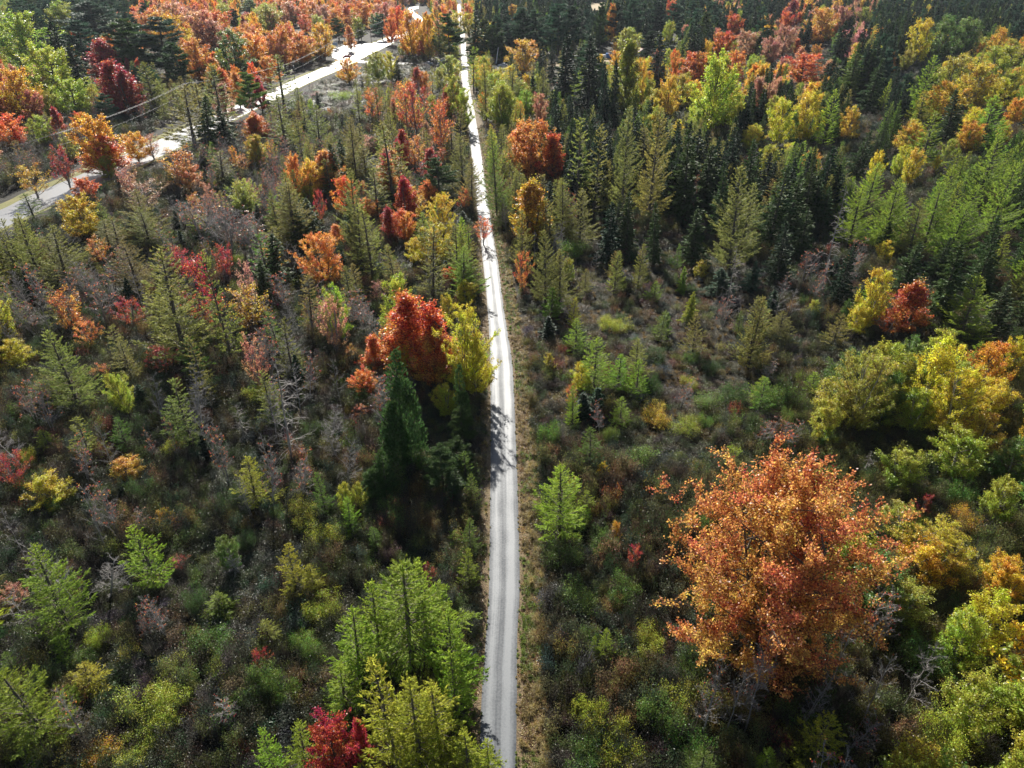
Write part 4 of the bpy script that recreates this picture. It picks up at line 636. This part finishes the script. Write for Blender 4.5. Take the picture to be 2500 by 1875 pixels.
ZONE = lambda X, Y, u, v: ('far off beyond the side road' if Y > 330 else 'beyond the paved road' if (X < np.interp(Y, RDm[::-1, 1] if RDm[0, 1] > RDm[-1, 1] else RDm[:, 1], RDm[::-1, 0] if RDm[0, 1] > RDm[-1, 1] else RDm[:, 0])-4) else
        ('between the paved road and the trail' if X < 0 and Y > 110 else 'in the near thicket left of the trail' if X < 0 else 'in the tall woods right of the trail' if Y > 130 else 'in the near thicket right of the trail'))
count = {}
for h in heroes: count[NAME[h['kind']]] = count.get(NAME[h['kind']], 0)+1
rest = {}; fillobjs = []
for f in fills:
    k, col, H, W, X, Y, px, u, v = f; nm = NAME[k]
    inside = -60 < u < 2560 and v < 2000
    if inside and px > 26 and count.get(nm, 0) < 298:
        count[nm] = count.get(nm, 0)+1; e = place(k, X, Y, H, W, col); fillobjs.append((e, k, col, ZONE(X, Y, u, v), px, H, u, v))
    else: rest.setdefault(nm, []).append(f)
print('individuals', count, 'rest', {k: len(v) for k, v in rest.items()})
STUFFN = dict(larch_tree='larch_wood', fir_tree='fir_wood', spruce_tree='spruce_wood', pine_tree='pine_wood', maple_tree='maple_wood', birch_tree='birch_wood', bare_tree='bare_wood', cedar_tree='cedar_wood', leafy_shrub='shrub_thicket')
for nm, L in rest.items():
    if nm not in STUFFN: continue
    kinds = sorted({f[0] for f in L}); protos = []; offs = {}
    for k in kinds: offs[k] = (len(protos), len(LOW[k])); protos += LOW[k]
    n = len(L); idx = [offs[f[0]][0]+int(rng.integers(offs[f[0]][1])) for f in L]
    inst_object(STUFFN[nm], [(f[4], f[5], 0) for f in L], np.stack([rng.normal(0, .02, n), rng.normal(0, .02, n), U(0, 6.28, n)], 1), [(f[3]/WIDTH[f[0]], f[3]/WIDTH[f[0]], f[2]/10) for f in L], protos, idx,
                np.array([tint('p' if f[1] == 'w' else f[1], .18) for f in L]), 'crowded '+nm.split('_')[0]+' trees of the wider woods')

# ------------------------------------------------------------------ undergrowth: leafy scrub, twigs, dry grass
def bushproto(fn, mats):
    parts = fn(); acc = Acc(); ms = []
    for p, a in parts.items():
        if a.v: acc.add(a, len(ms)); ms.append(mats[p])
    return acc.mesh('scrub', ms)
BM = dict(stems=M_STEM, leaves=M_BUSH); TM = dict(blades=M_NEEDLE)
scrub = [bushproto(lambda: bush(R=1.05, H=1.5, ncl=60, nleaf=20, leaf=.105, twigs=16, lumpy=1), BM) for _ in range(5)]
scrub += [bushproto(lambda: bush(R=1.1, H=1.8, ncl=46, nleaf=12, leaf=.085, twigs=40), BM) for _ in range(2)]
scrub += [bushproto(lambda: bush(R=.8, H=1.5, ncl=6, nleaf=5, leaf=.10, twigs=60), dict(stems=M_BARK, leaves=M_BUSH)) for _ in range(1)]
scrub += [bushproto(lambda: tuft(n=150, H=.95, arc=.9, w=.014), TM) for _ in range(2)]
def fbm(x, y, s, ph):
    return sum(math.sin(x*s*f+ph*f*1.7+1.3*math.sin(y*s*f*.9+ph+f))*math.cos(y*s*f*1.1+ph*2.3*f+1.1*math.sin(x*s*f*.8))/f for f in (1, 2.1, 4.3))
P, Rr, Sc, Id, Co = [], [], [], [], []
d = 12.0
PALU = [np.array(c) for c in ((.075, .085, .036), (.125, .13, .042), (.05, .07, .04), (.095, .075, .048), (.16, .11, .06), (.085, .088, .07), (.165, .16, .05), (.22, .07, .045))]
while d < 420:
    sp = 1.05 if d < 90 else 1.35 if d < 150 else 2.1 if d < 230 else 3.4
    half = d*.85+32
    for x in np.arange(-half, half, sp):
        X, Y = x+U(-.5, .5)*sp, d+U(-.5, .5)*sp
        u, v, z = project(X, Y, 0)
        if z < 8 or u < -200 or u > 2700 or v > 2150: continue
        tx = X-np.interp(Y, TDm[:, 1], TDm[:, 0])
        if -2.5 < tx < 3.6: continue
        if (np.hypot(RDm[:, 0]-X, RDm[:, 1]-Y)-RDh).min() < 3.0: continue
        if np.hypot(side_pts[:, 0]-X, side_pts[:, 1]-Y).min() < 3.2: continue
        if any(math.hypot(a[0]-X, a[1]-Y) < r-2 for a, r in zip(yard_c, yard_r)): continue
        n1 = fbm(X, Y, .11, 1.0); n2 = fbm(X, Y, .23, 4.0); n3 = fbm(X, Y, .5, 2.0)
        big_ = 1 if d < 150 else sp/1.5
        brown = math.exp(-((u-1560)/260)**2-((v-840)/230)**2)*1.6
        r = U(0, 1)+.25*n2
        pi = 0 if r < .27 else 2 if r < .50 else 1 if r < .64 else 5 if r < .80 else 3 if r < .88 else 6 if r < .98 else 4
        if u > 1700 and v > 900 and r > .3: pi = 6 if r < .7 else 1
        if u < 900 and v > 1500 and n1 > .2: pi = 1 if r < .5 else 6
        if brown > U(0, 1): pi = (3, 4, 3, 6, 0, 5, 1)[int(U(0, 7))] if r < 1.0 else 5
        if U(0, 1) < .006: pi = 7
        c = PALU[pi]*(1+rng.normal(0, .15, 3))*(1+.25*n3)
        q = U(0, 1)
        pidx = int(rng.integers(5)) if q < .66 else 5+int(rng.integers(2)) if q < .87 else 7 if q < .94 else 8+int(rng.integers(2))
        if brown > .5 and q > .6: pidx = 8+int(rng.integers(2))
        if cell(u, v-40) == 'b' and q > .55: pidx = 7
        hs = (.72+.40*max(-1, min(1.4, n2))+.2*n1+U(-.25, .35))*(1.0 if brown < .4 else .7)
        s = U(.7, 1.15)*big_
        P.append((X, Y, -.05)); Rr.append((rng.normal(0, .06), rng.normal(0, .06), U(0, 6.28))); Sc.append((s, s, max(.3, hs)*min(big_, 1.5)*1.45*(1 if Y < 170 else .5 if Y > 260 else .8))); Id.append(pidx)
        Co.append(np.clip(c if pidx < 8 else np.array((.24, .17, .075))*U(.4, 1.0), .01, .6))
    d += sp
print('scrub', len(P))
inst_object('undergrowth', P, Rr, Sc, scrub, Id, np.array(Co), 'dark tangled scrub, twigs and dry grass between the trees')

# grass and fallen leaves along the trail
litter = Acc(); M = 150; pp = np.stack([rng.normal(0, .22, M), rng.normal(0, .22, M), U(.01, .08, M)], 1)
litter.leaves(pp, np.stack([rng.normal(0, 1, M), rng.normal(0, 1, M), rng.normal(0, .35, M)], 1), .10, .07, 0, np.stack([U(0, 1, M)]*3, 1))
gp = [bushproto(lambda: tuft(n=60, H=.30, arc=.8, w=.018), TM), bushproto(lambda: tuft(n=80, H=.75, arc=1.0, w=.016), TM), litter.mesh('litter', [M_BUSH]), bushproto(lambda: bush(R=.35, H=.45, ncl=10, nleaf=10, leaf=.09, twigs=4), BM)]
P, Rr, Sc, Id, Co = [], [], [], [], []
for i in range(8200):
    Y = 14+220*U(0, 1)**1.25; side = U(0, 1) < .68; tx = U(-1.0, 2.6) if side else U(-1.3, .35)
    hw = np.interp(Y, TDm[:, 1], np.linalg.norm(TA-TB, axis=1)/2); xc = np.interp(Y, TDm[:, 1], TDm[:, 0])
    if side: X = xc+hw+abs(U(-.12, 2.3))-.05; a = X-xc-hw
    else: X = xc-hw-abs(U(-.1, 1.2))+.05; a = xc-hw-X
    q = U(0, 1)
    if a < .5 and (q < .42 or q > .8): continue
    if not side and U(0, 1) < .5: continue
    g = fbm(X, Y, .3, 6)
    k = 2 if q < .42 else 0 if q < .80 else 1 if (q < .90 and a > 1.0) else 3
    if k == 0 and a < .35: s = .5
    else: s = U(.7, 1.2)
    c = (.17, .22, .045) if (k in (0, 3) and g > -.1) else (.28, .22, .09) if k != 2 else ((.34, .22, .10), (.24, .15, .08), (.42, .30, .17))[int(U(0, 3))]
    P.append((X, Y, .02)); Rr.append((0, 0, U(0, 6.28))); Sc.append((s, s, s*U(.6, 1.1))); Id.append(k); Co.append(np.array(c)*U(.6, 1.3))
inst_object('verge_grass', P, Rr, Sc, gp, Id, np.array(Co), 'thin grass and fallen brown leaves along the gravel trail')

# ------------------------------------------------------------------ poles, wires, vehicles, house
M_POLE = simple('weathered_pole', (.20, .17, .14), .8); M_METAL = simple('galvanised_metal', (.42, .43, .45), .4, metal=.6); M_WIRE = simple('cable', (.10, .10, .11), .6, spec=.5)
M_WHITE = simple('white_paint', (.78, .78, .76), .35, noise=.04); M_BLUE = simple('blue_paint', (.06, .17, .42), .4, noise=.08); M_LBLUE = simple('pale_blue_board', (.30, .45, .62), .5, noise=.06)
M_GLASS = simple('dark_glass', (.02, .025, .03), .08, noise=0, spec=.9); M_TYRE = simple('tyre_rubber', (.02, .02, .02), .8, noise=.05); M_ROOF = simple('faded_pink_shingle', (.34, .25, .23), .85, nscale=8)
M_RED = simple('red_paint', (.42, .04, .04), .35, noise=.06); M_DARKP = simple('dark_paint', (.04, .05, .06), .35, noise=.05); M_LAMP = simple('lamp_lens', (.7, .65, .55), .2, noise=0); M_WOOD = simple('grey_board', (.26, .22, .17), .8)

def obj(name, bm, mat, parent=None, bevel=0):
    if bevel:
        bmesh.ops.bevel(bm, geom=bm.edges[:], offset=bevel, segments=2, affect='EDGES', clamp_overlap=True)
    bmesh.ops.recalc_face_normals(bm, faces=bm.faces[:])
    me = bpy.data.meshes.new(name); bm.to_mesh(me); bm.free(); me.materials.append(mat); o = bpy.data.objects.new(name, me); C.objects.link(o)
    if parent: o.parent = parent
    return o
def box(bm, cx, cy, cz, sx, sy, sz, rot=None):
    m = Matrix.Translation((cx, cy, cz))@(rot.to_4x4() if rot else Matrix.Identity(4))@Matrix.Diagonal((sx, sy, sz, 1)); return bmesh.ops.create_cube(bm, size=1, matrix=m)
def cyl(bm, p, q, r0, r1, seg=10):
    p, q = Vector(p), Vector(q); d = q-p; m = Matrix.Translation((p+q)/2)@d.to_track_quat('Z', 'Y').to_matrix().to_4x4()
    return bmesh.ops.create_cone(bm, cap_ends=True, segments=seg, radius1=r0, radius2=r1, depth=d.length, matrix=m)
def empty(name, loc, rz, label, cat, group=None):
    o = bpy.data.objects.new(name, None); C.objects.link(o); o.location = loc; o.rotation_euler = (0, 0, rz); o['label'] = label; o['category'] = cat
    if group: o['group'] = group
    return o
def single(o, label, cat, group=None):
    o['label'] = label; o['category'] = cat
    if group: o['group'] = group
    return o

ARM = {}
def pole(u, v, H, label, face, arm=2.2, trafo=False, lamp=False, arms=1):
    X, Y = ground(u, v); e = empty('utility_pole', (X, Y, 0), face, label, 'utility pole', 'utility poles along the paved road')
    b = bmesh.new(); cyl(b, (0, 0, 0), (0, 0, H), .17, .11, 12); obj('pole', b, M_POLE, e); tops = []
    for k in range(arms):
        z = H-.5-k*1.1; b = bmesh.new(); box(b, 0, .16, z, arm, .12, .14); ca = obj('crossarm', b, M_POLE, e, .01)
        for x in (-arm*.45, -arm*.2, arm*.2, arm*.45):
            b = bmesh.new(); cyl(b, (x, .16, z+.07), (x, .16, z+.28), .05, .035, 8); obj('insulator', b, M_WHITE, ca); 
            if k == 0: tops.append((x, .16, z+.28))
    tops.append((0, 0, H-3.0))
    if trafo: b = bmesh.new(); cyl(b, (.38, 0, H-2.4), (.38, 0, H-1.5), .22, .22, 14); obj('transformer', b, M_METAL, e)
    if lamp:
        b = bmesh.new(); cyl(b, (0, 0, H-1.6), (1.6, -.3, H-1.1), .03, .03, 8); a = obj('lamp_arm', b, M_METAL, e); b = bmesh.new(); box(b, 1.9, -.36, H-1.1, .6, .24, .14); obj('lamp_head', b, M_LAMP, a, .03)
    mw = Matrix.Translation((X, Y, 0))@Matrix.Rotation(face, 4, 'Z'); return [mw@Vector(t) for t in tops]
def wires(A, B, label, which=(0, 1, 2, 3, 4), sag=1.0):
    acc = Acc(); t = np.linspace(0, 1, 16)
    for i in which:
        a, b = np.array(A[i]), np.array(B[i]); P = a+(b-a)*t[:, None]; P[:, 2] -= 4*sag*t*(1-t); acc.tube(P, np.full(16, .018 if i < 4 else .028), 4)
    me = acc.mesh('overhead_wire', [M_WIRE]); o = bpy.data.objects.new('overhead_wire', me); C.objects.link(o); single(o, label, 'overhead wires', 'overhead wires beside the paved road'); return o
def far_pt(u, v, h): x, y = ground(u, v, h); return [Vector((x, y, h)) for _ in range(5)]
fa = math.radians(62)
p0 = pole(-250, 530, 10, 'utility pole outside the left edge of the road bend', fa)
p1 = pole(168, 423, 10, 'grey utility pole beside the crimson maple at the left road bend', fa)
p1b = pole(470, 277, 10, 'utility pole half hidden by olive larches, left of the paved road', fa)
p2 = pole(723, 216, 10, 'utility pole with transformer in front of the bright paved road', fa, trafo=True)
p3 = pole(834, 138, 9.5, 'utility pole at the near corner of the paved lot', fa)
p4 = pole(844, 120, 14, 'tall utility pole standing in the paved lot', fa+.4)
p5 = pole(909, 126, 13, 'utility pole with street light between the lot and the road', fa, lamp=True, trafo=True)
p6 = pole(967, 86, 12, 'utility pole at the far road bend by the red maples', fa)
pl = pole(999, 40, 12, 'far utility pole left of the glaring road top', fa)
wires(p0, p1, 'dark wires dipping to the pole beside the crimson maple'); wires(p1, p1b, 'wires running behind the orange maples at the left road bend'); wires(p1b, p2, 'wires passing behind the olive larches to the pole with transformer')
wires(p2, p3, 'wires from the pole with transformer to the lot corner', sag=.6); wires(p3, p5, 'wires crossing the lot to the street light pole', sag=.6); wires(p5, p6, 'wires from the street light pole to the far bend', sag=.9); wires(p6, pl, 'faint far wires beyond the road bend', (0, 3, 4))
wires(p4, p5, 'short sagging wire from the tall lot pole to the street light pole', (4,), .5)

# small roadside posts, sign, lamp post, leaning post
def post(name, u, v, H, label, cat, kind):
    X, Y = ground(u, v); e = empty(name, (X, Y, 0), 0, label, cat); b = bmesh.new(); cyl(b, (0, 0, 0), (0, 0, H), .07, .05, 8); obj('post', b, M_METAL if kind != 'stub' else M_DEAD, e)
    if kind == 'sign': b = bmesh.new(); box(b, 0, -.08, H-.4, .9, .04, .75); obj('panel', b, M_BLUE, e, .01)
    if kind == 'stub': b = bmesh.new(); box(b, 0, -.08, H-.45, .7, .05, .7); obj('panel', b, M_WOOD, e, .01)
    if kind == 'lamp': b = bmesh.new(); cyl(b, (0, 0, H-.1), (-1.5, 0, H+.2), .045, .04, 8); a = obj('lamp_arm', b, M_METAL, e); b = bmesh.new(); box(b, -1.8, 0, H+.2, .8, .32, .18); obj('lamp_head', b, M_WHITE, a, .04)
    return e
post('road_sign', 756, 206, 3.0, 'small blue sign on a thin post at the near road edge', 'road sign', 'sign'); post('sign_post', 743, 172, 3.2, 'short grey post with a board behind the paved road', 'sign', 'stub')
post('street_lamp', 1437, 118, 10, 'lone street lamp among dark pines behind the sandy yard', 'street lamp', 'lamp'); post('small_sign', 950, 88, 3.6, 'small white marker beside the far road bend', 'sign', 'sign')
X, Y = ground(1211, 156); e = empty('leaning_post', (X, Y, 0), 0, 'pale bare post leaning right beside the side road', 'post'); b = bmesh.new(); cyl(b, (0, 0, 0), (1.2, 0, 7.4), .3, .12, 10); obj('pole', b, M_WHITE, e); b = bmesh.new(); box(b, 0, 0, .2, .8, .8, .4); obj('footing', b, M_METAL, e, .04)

def car(u, v, rz, paint, label, name='parked_car', pickup=False, van=False, scale=1.0):
    X, Y = ground(u, v); e = empty(name, (X, Y, .03), rz, label, {'parked_car': 'car', 'pickup_truck': 'pickup truck', 'parked_van': 'van'}[name]); e.scale = (scale,)*3
    prof = [(-2.3, .35), (-2.35, .75), (-2.2, .98), (-1.0, 1.05) if not van else (-1.6, 1.1), (-.35, 1.1), (1.6, 1.1), (2.2, 1.05), (2.3, .8), (2.28, .35)]
    b = bmesh.new()
    def extr(pr, hw, taper=0, z0=None):
        f = []
        for s in (-1, 1): f.append([b.verts.new((x, s*(hw-taper*(z > 1.2)), z)) for x, z in pr])
        b.faces.new(f[0]); b.faces.new(f[1][::-1]); n = len(pr)
        for i in range(n): b.faces.new((f[0][i], f[0][(i+1) % n], f[1][(i+1) % n], f[1][i]))
    extr(prof, .88); body = obj('body', b, paint, e, .05)
    b = bmesh.new()
    cab = [(-1.15, 1.08), (-.55, 1.62), (.35, 1.66), (.62, 1.08)] if pickup else [(-2.0, 1.08), (-1.5, 2.05), (2.15, 2.08), (2.22, 1.08)] if van else [(-1.15, 1.08), (-.45, 1.52), (.9, 1.54), (1.75, 1.08)]
    extr(cab, .80, .12); obj('cabin', b, paint, e, .03)
    b = bmesh.new(); zc = 1.3 if not van else 1.6; x0, x1 = (-.8, .45) if pickup else (-1.4, 1.6) if van else (-.75, 1.2)
    for s in (-1, 1): box(b, (x0+x1)/2, s*.79, zc, x1-x0, .06, .26)
    obj('side_window', b, M_GLASS, e)
    b = bmesh.new(); box(b, -.86 if not van else -1.78, 0, zc+.02, .05, 1.3, .42, Matrix.Rotation(.75 if not van else .4, 3, 'Y')); obj('windscreen', b, M_GLASS, e)
    b = bmesh.new(); box(b, (.55 if pickup else 2.2 if van else 1.36), 0, zc+.02, .05, 1.3, .40, Matrix.Rotation(-.25 if pickup else 0 if van else -1.0, 3, 'Y')); obj('rear_window', b, M_GLASS, e)
    for x in (-1.45, 1.45):
        for s in (-1, 1): b = bmesh.new(); cyl(b, (x, s*.74, .34), (x, s*.92, .34), .34, .34, 16); w = obj('wheel', b, M_TYRE, e); b = bmesh.new(); cyl(b, (x, s*.90, .34), (x, s*.94, .34), .19, .17, 12); obj('rim', b, M_METAL, w)
    for s in (-1, 1): b = bmesh.new(); box(b, -2.33, s*.62, .72, .06, .32, .16); obj('headlight', b, M_LAMP, e, .01); b = bmesh.new(); box(b, 2.29, s*.66, .8, .06, .24, .18); obj('tail_light', b, M_RED, e, .01)
    if pickup: b = bmesh.new(); box(b, 1.45, 0, 1.13, 1.45, 1.4, .06); obj('truck_bed', b, M_DARKP, e)
    return e
car(820, 126, math.radians(80), M_WHITE, 'white pickup truck parked at the left end of the paved lot', 'pickup_truck', pickup=True, scale=1.15)
car(846, 142, math.radians(20), M_RED, 'red car at the mouth of the paved lot', scale=1.0)
car(1045, 159.5, math.radians(8), M_WHITE, 'white car on the side road left of the trail, leftmost of its row', scale=1.05)
car(1078, 158, math.radians(70), M_WHITE, 'white van on the side road nearest the trail', 'parked_van', van=True)
car(1093, 159.5, math.radians(60), M_DARKP, 'dark car between the white van and the trail')
car(1228, 163, math.radians(20), M_WHITE, 'white car just right of the trail behind yellow-green larches')
car(1395, 168, math.radians(10), M_BLUE, 'blue car low in the sandy yard behind the spruces')
# sign board with two uprights at the lot
X, Y = ground(819, 121); e = empty('sign_board', (X, Y, 0), .15, 'pale blue board on two white posts behind the white pickup', 'sign board')
for s in (-1, 1): b = bmesh.new(); cyl(b, (s*1.5, 0, 0), (s*1.5, 0, 4.2), .10, .10, 8); obj('post', b, M_WHITE, e)
b = bmesh.new(); box(b, 0, .02, 2.7, 2.8, .10, 1.9); obj('board', b, M_LBLUE, e, .02); b = bmesh.new(); box(b, 0, .02, 3.75, 3.3, .16, .12); obj('cap_rail', b, M_WHITE, e, .02)
# white boat under a cover
def boat(u, v, rz, label, mat, cat='boat'):
    X, Y = ground(u, v); e = empty('covered_boat', (X, Y, .6), rz, label, cat); b = bmesh.new(); n = 12; rings = []
    for i in range(n+1):
        t = i/n; w = 1.15*math.sin(min(1, t*1.6+.12)*math.pi/2)*(1 if t < .9 else .95); rings.append([b.verts.new((-3+6*t, w*a, z)) for a, z in ((0, .0+.5*(1-t)**2), (.75, .25+.3*(1-t)**2), (1, .95), (.72, 1.45), (0, 1.65))]+[b.verts.new((-3+6*t, -w*a, z)) for a, z in ((.72, 1.45), (1, .95), (.75, .25+.3*(1-t)**2))])
    for a, c in zip(rings, rings[1:]):
        for k in range(8): b.faces.new((a[k], a[(k+1) % 8], c[(k+1) % 8], c[k]))
    b.faces.new(rings[0]); b.faces.new(rings[-1][::-1]); obj('hull', b, mat, e)
    b = bmesh.new(); box(b, .4, 0, -.2, 5.0, 1.0, .12); box(b, -3.2, 0, -.2, 1.6, .12, .1); tr = obj('trailer', b, M_METAL, e, .02)
    for s in (-1, 1): b = bmesh.new(); cyl(b, (1.2, s*.95, -.25), (1.2, s*1.15, -.25), .34, .34, 14); obj('wheel', b, M_TYRE, tr)
boat(1302, 141, math.radians(12), 'white covered boat on a trailer beside the golden umbrella-shaped tree', M_WHITE)
# blue container-like truck box with white cab
X, Y = ground(1486, 144); e = empty('box_truck', (X, Y, .0), .1, 'blue box truck with white cab in the sandy yard', 'truck'); b = bmesh.new(); box(b, .8, 0, 1.75, 4.6, 2.1, 2.0); obj('cargo_box', b, M_BLUE, e, .04); b = bmesh.new(); box(b, -2.5, 0, 1.35, 1.7, 2.0, 1.5); obj('cab', b, M_WHITE, e, .15); b = bmesh.new(); box(b, -3.37, 0, 1.65, .05, 1.7, .6); obj('windscreen', b, M_GLASS, e)
b = bmesh.new(); box(b, 0, 0, .6, 6.4, 1.6, .2); obj('chassis', b, M_DARKP, e)
for x in (-2.3, 1.9):
    for s in (-1, 1): b = bmesh.new(); cyl(b, (x, s*.82, .42), (x, s*1.06, .42), .42, .42, 16); obj('wheel', b, M_TYRE, e)
# house with faded pinkish roof
def house(u, v, rz, W, D, H, label, name='white_house'):
    X, Y = ground(u, v); e = empty(name, (X, Y, 0), rz, label, 'house'); b = bmesh.new(); box(b, 0, 0, H/2, W, D, H)
    for s in (-1, 1):
        q = [b.verts.new(p) for p in ((-W/2, s*D/2, H), (W/2, s*D/2, H), (0, s*D/2, H+W*.32))]; b.faces.new(q)
    w = obj('wall', b, M_WHITE, e); b = bmesh.new(); L = math.hypot(W/2+.4, W*.32+.25); an = math.atan2(W*.32, W/2)
    for s in (-1, 1): box(b, s*(W/4+.1), 0, H+W*.16+.02, L+.1, D+.9, .16, Matrix.Rotation(s*an, 3, 'Y'))
    r = obj('roof', b, M_ROOF, e); b = bmesh.new(); box(b, W*.18, D*.2, H+W*.32, .7, .7, 1.5); obj('chimney', b, M_RED, r, .02)
    b = bmesh.new(); box(b, -W*.1, -D/2-.03, 1.3, 2.4, .08, 2.3); obj('garage_door', b, M_DARKP, e)
    for x in (W*.28, -W*.36): b = bmesh.new(); box(b, x, -D/2-.03, 1.8, .9, .08, 1.1); f = obj('window', b, M_GLASS, e); b = bmesh.new(); box(b, x, -D/2-.05, 1.2, 1.1, .14, .1); obj('sill', b, M_WHITE, f)
    return e
house(1562, 146, math.radians(10), 7.5, 7, 2.9, 'small white house with faded pinkish roof behind the green-gold maple')
house(1465, 62, math.radians(-8), 8, 9, 2.6, 'pale shed glimpsed between dark pines below the far tan field', 'pale_shed')

# ------------------------------------------------------------------ labels
LM = [(1880, 1300, 'the huge orange maple'), (1000, 800, 'the red flame maple by the trail'), (1100, 850, 'the tall yellow birch by the trail'), (960, 1000, 'the dark cedar below the flame maple'), (685, 1050, 'the big dead branching snag'), (1300, 350, 'the red-orange maple right of the trail'),
      (1300, 500, 'the gold maple right of the trail'), (400, 780, 'the big olive larch at left'), (510, 660, 'the half-bare crimson maple'), (800, 620, 'the copper maple'), (250, 350, 'the orange road-bend maple'), (300, 210, 'the dark crimson maple'), (100, 200, 'the leftmost green-gold maple'),
      (980, 1500, 'the largest bright larch'), (950, 1750, 'the front yellowish larch'), (815, 1820, 'the red maple at the bottom edge'), (700, 1400, 'the lone lime larch'), (340, 1380, 'the young larch at lower left'), (30, 1780, 'the larch in the bottom left corner'), (1380, 1250, 'the lone larch beside the trail'),
      (1460, 900, 'the lime larch in the clearing'), (1830, 560, 'the shaggy tall larch'), (2230, 740, 'the scarlet maple at right'), (2040, 620, 'the silver leaning snag'), (2300, 1330, 'the glowing yellow birch at right'), (2420, 950, 'the golden birch at the right edge'), (1700, 250, 'the tall green-gold maple'),
      (1540, 180, 'the green-gold maple by the yard'), (1440, 200, 'the row of black spruces'), (1980, 160, 'the coral maple at upper right'), (2260, 100, 'the yellow-crowned birch at upper right'), (1290, 120, 'the golden umbrella tree'), (1030, 230, 'the pair of red maples'), (870, 460, 'the crimson maple left of the trail'),
      (930, 160, 'the yellow grove near the road'), (660, 200, 'the utility pole with transformer'), (830, 120, 'the paved lot'), (1010, 90, 'the orange maple at the road bend'), (580, 120, 'the round green maple'), (560, 350, 'the grey bare thicket'), (2000, 1750, 'the grey bare trees at the bottom'), (210, 1330, 'the pale bare tree at left'),
      (110, 1170, 'the bright yellow birch at left'), (2100, 1120, 'the broken grey stub'), (1550, 700, 'the brown clearing'), (1160, 650, 'the shaded bend of the trail'), (2050, 300, 'the yellow birch cluster at right'), (1075, 250, 'the yellow-green trees by the trail'), (350, 1080, 'the leaning pale stems'), (1700, 1650, 'the low green shrubs')]
SPECIAL = {('A', 'x'): ''}
used = set()
REL = lambda du, dv: ('right' if du > 0 else 'left') if abs(du) > abs(dv)*1.6 else ('in front' if dv > 0 else 'behind') if abs(dv) > abs(du)*1.6 else ('front right' if du > 0 else 'front left') if dv > 0 else ('back right' if du > 0 else 'back left')
RW = {'right': 'right of', 'left': 'left of', 'in front': 'in front of', 'behind': 'behind', 'front right': 'in front and right of', 'front left': 'in front and left of', 'back right': 'behind and right of', 'back left': 'behind and left of'}
for h in heroes:
    o = h['o']; cu, cv = h['u'], h['v']+h['L']*.45; size = 'tall ' if h['H'] > 11 else 'small ' if h['H'] < 4.5 else ''
    colw = WORD[h['code']]
    if h['kind'] in ('bare', 'snag'): colw = 'silvery grey'
    order = sorted(LM, key=lambda q: math.hypot(q[0]-cu, q[1]-cv)); done = False
    for q in order[:14]:
        r = REL(cu-q[0], cv-q[1]); dd = math.hypot(q[0]-cu, q[1]-cv)
        for nearw in (('just ', '') if dd < 110 else ('', 'some way ')):
            lab = f"{size}{colw} {KINDW[h['kind']]} {nearw}{RW[r]} {q[2]}"
            if lab not in used and len(lab.split()) <= 16: done = True; break
        if done: break
    used.add(lab); o['label'] = lab; o['category'] = CATW[h['kind']]
PL = lambda w: w+('es' if w.endswith(('ch', 'sh')) else 's')
for e, k, col, z, big_px, H, cu, cv in fillobjs:
    colw = 'silvery grey' if k in ('bare', 'snag') else WORD[col]
    e['category'] = CATW[k]; e['group'] = f"{colw} {PL(KINDW[k])} {z}"; e['label'] = f"one of the {colw} {PL(KINDW[k])} {z}"
    if big_px > 50 or k in ('maple', 'flame', 'birch', 'sparse'):
        size = 'tall ' if H > 11 else 'small ' if H < 4.5 else ''; done = False
        for q in sorted(LM, key=lambda q: math.hypot(q[0]-cu, q[1]-cv))[:5]:
            r = REL(cu-q[0], cv-q[1]); dd = math.hypot(q[0]-cu, q[1]-cv)
            if dd > 330: break
            for nearw in (('just ', '') if dd < 110 else ('', 'some way ')):
                lab = f"{size}{colw} {KINDW[k]} {nearw}{RW[r]} {q[2]}"
                if lab not in used and len(lab.split()) <= 16: done = True; break
            if done: used.add(lab); e['label'] = lab; break
gr = {}
for h in heroes: gr.setdefault(CATW[h['kind']], []).append(h['o'])
for k, L in gr.items():
    for o in L: o['group'] = f'{k} trees standing out from the woods' if k != 'shrub' else 'leafy shrubs standing out from the scrub'
print('objects', len(bpy.data.objects))

# ------------------------------------------------------------------ thin autumn haze
hb = bmesh.new(); box(hb, 0, 1000, 29, 2600, 2400, 60); hz = obj('haze', hb, M_WHITE); hm = bpy.data.materials.new('haze_air'); hm.use_nodes = True
hn = hm.node_tree; hn.nodes.remove(hn.nodes['Principled BSDF']); pv = hn.nodes.new('ShaderNodeVolumePrincipled'); pv.inputs['Color'].default_value = (.80, .88, 1, 1); pv.inputs['Density'].default_value = .00005; pv.inputs['Anisotropy'].default_value = .2
hn.links.new(pv.outputs[0], hn.nodes['Material Output'].inputs['Volume']); hz.data.materials[0] = hm; hz['kind'] = 'stuff'; hz['label'] = 'thin pale haze over the far woods'
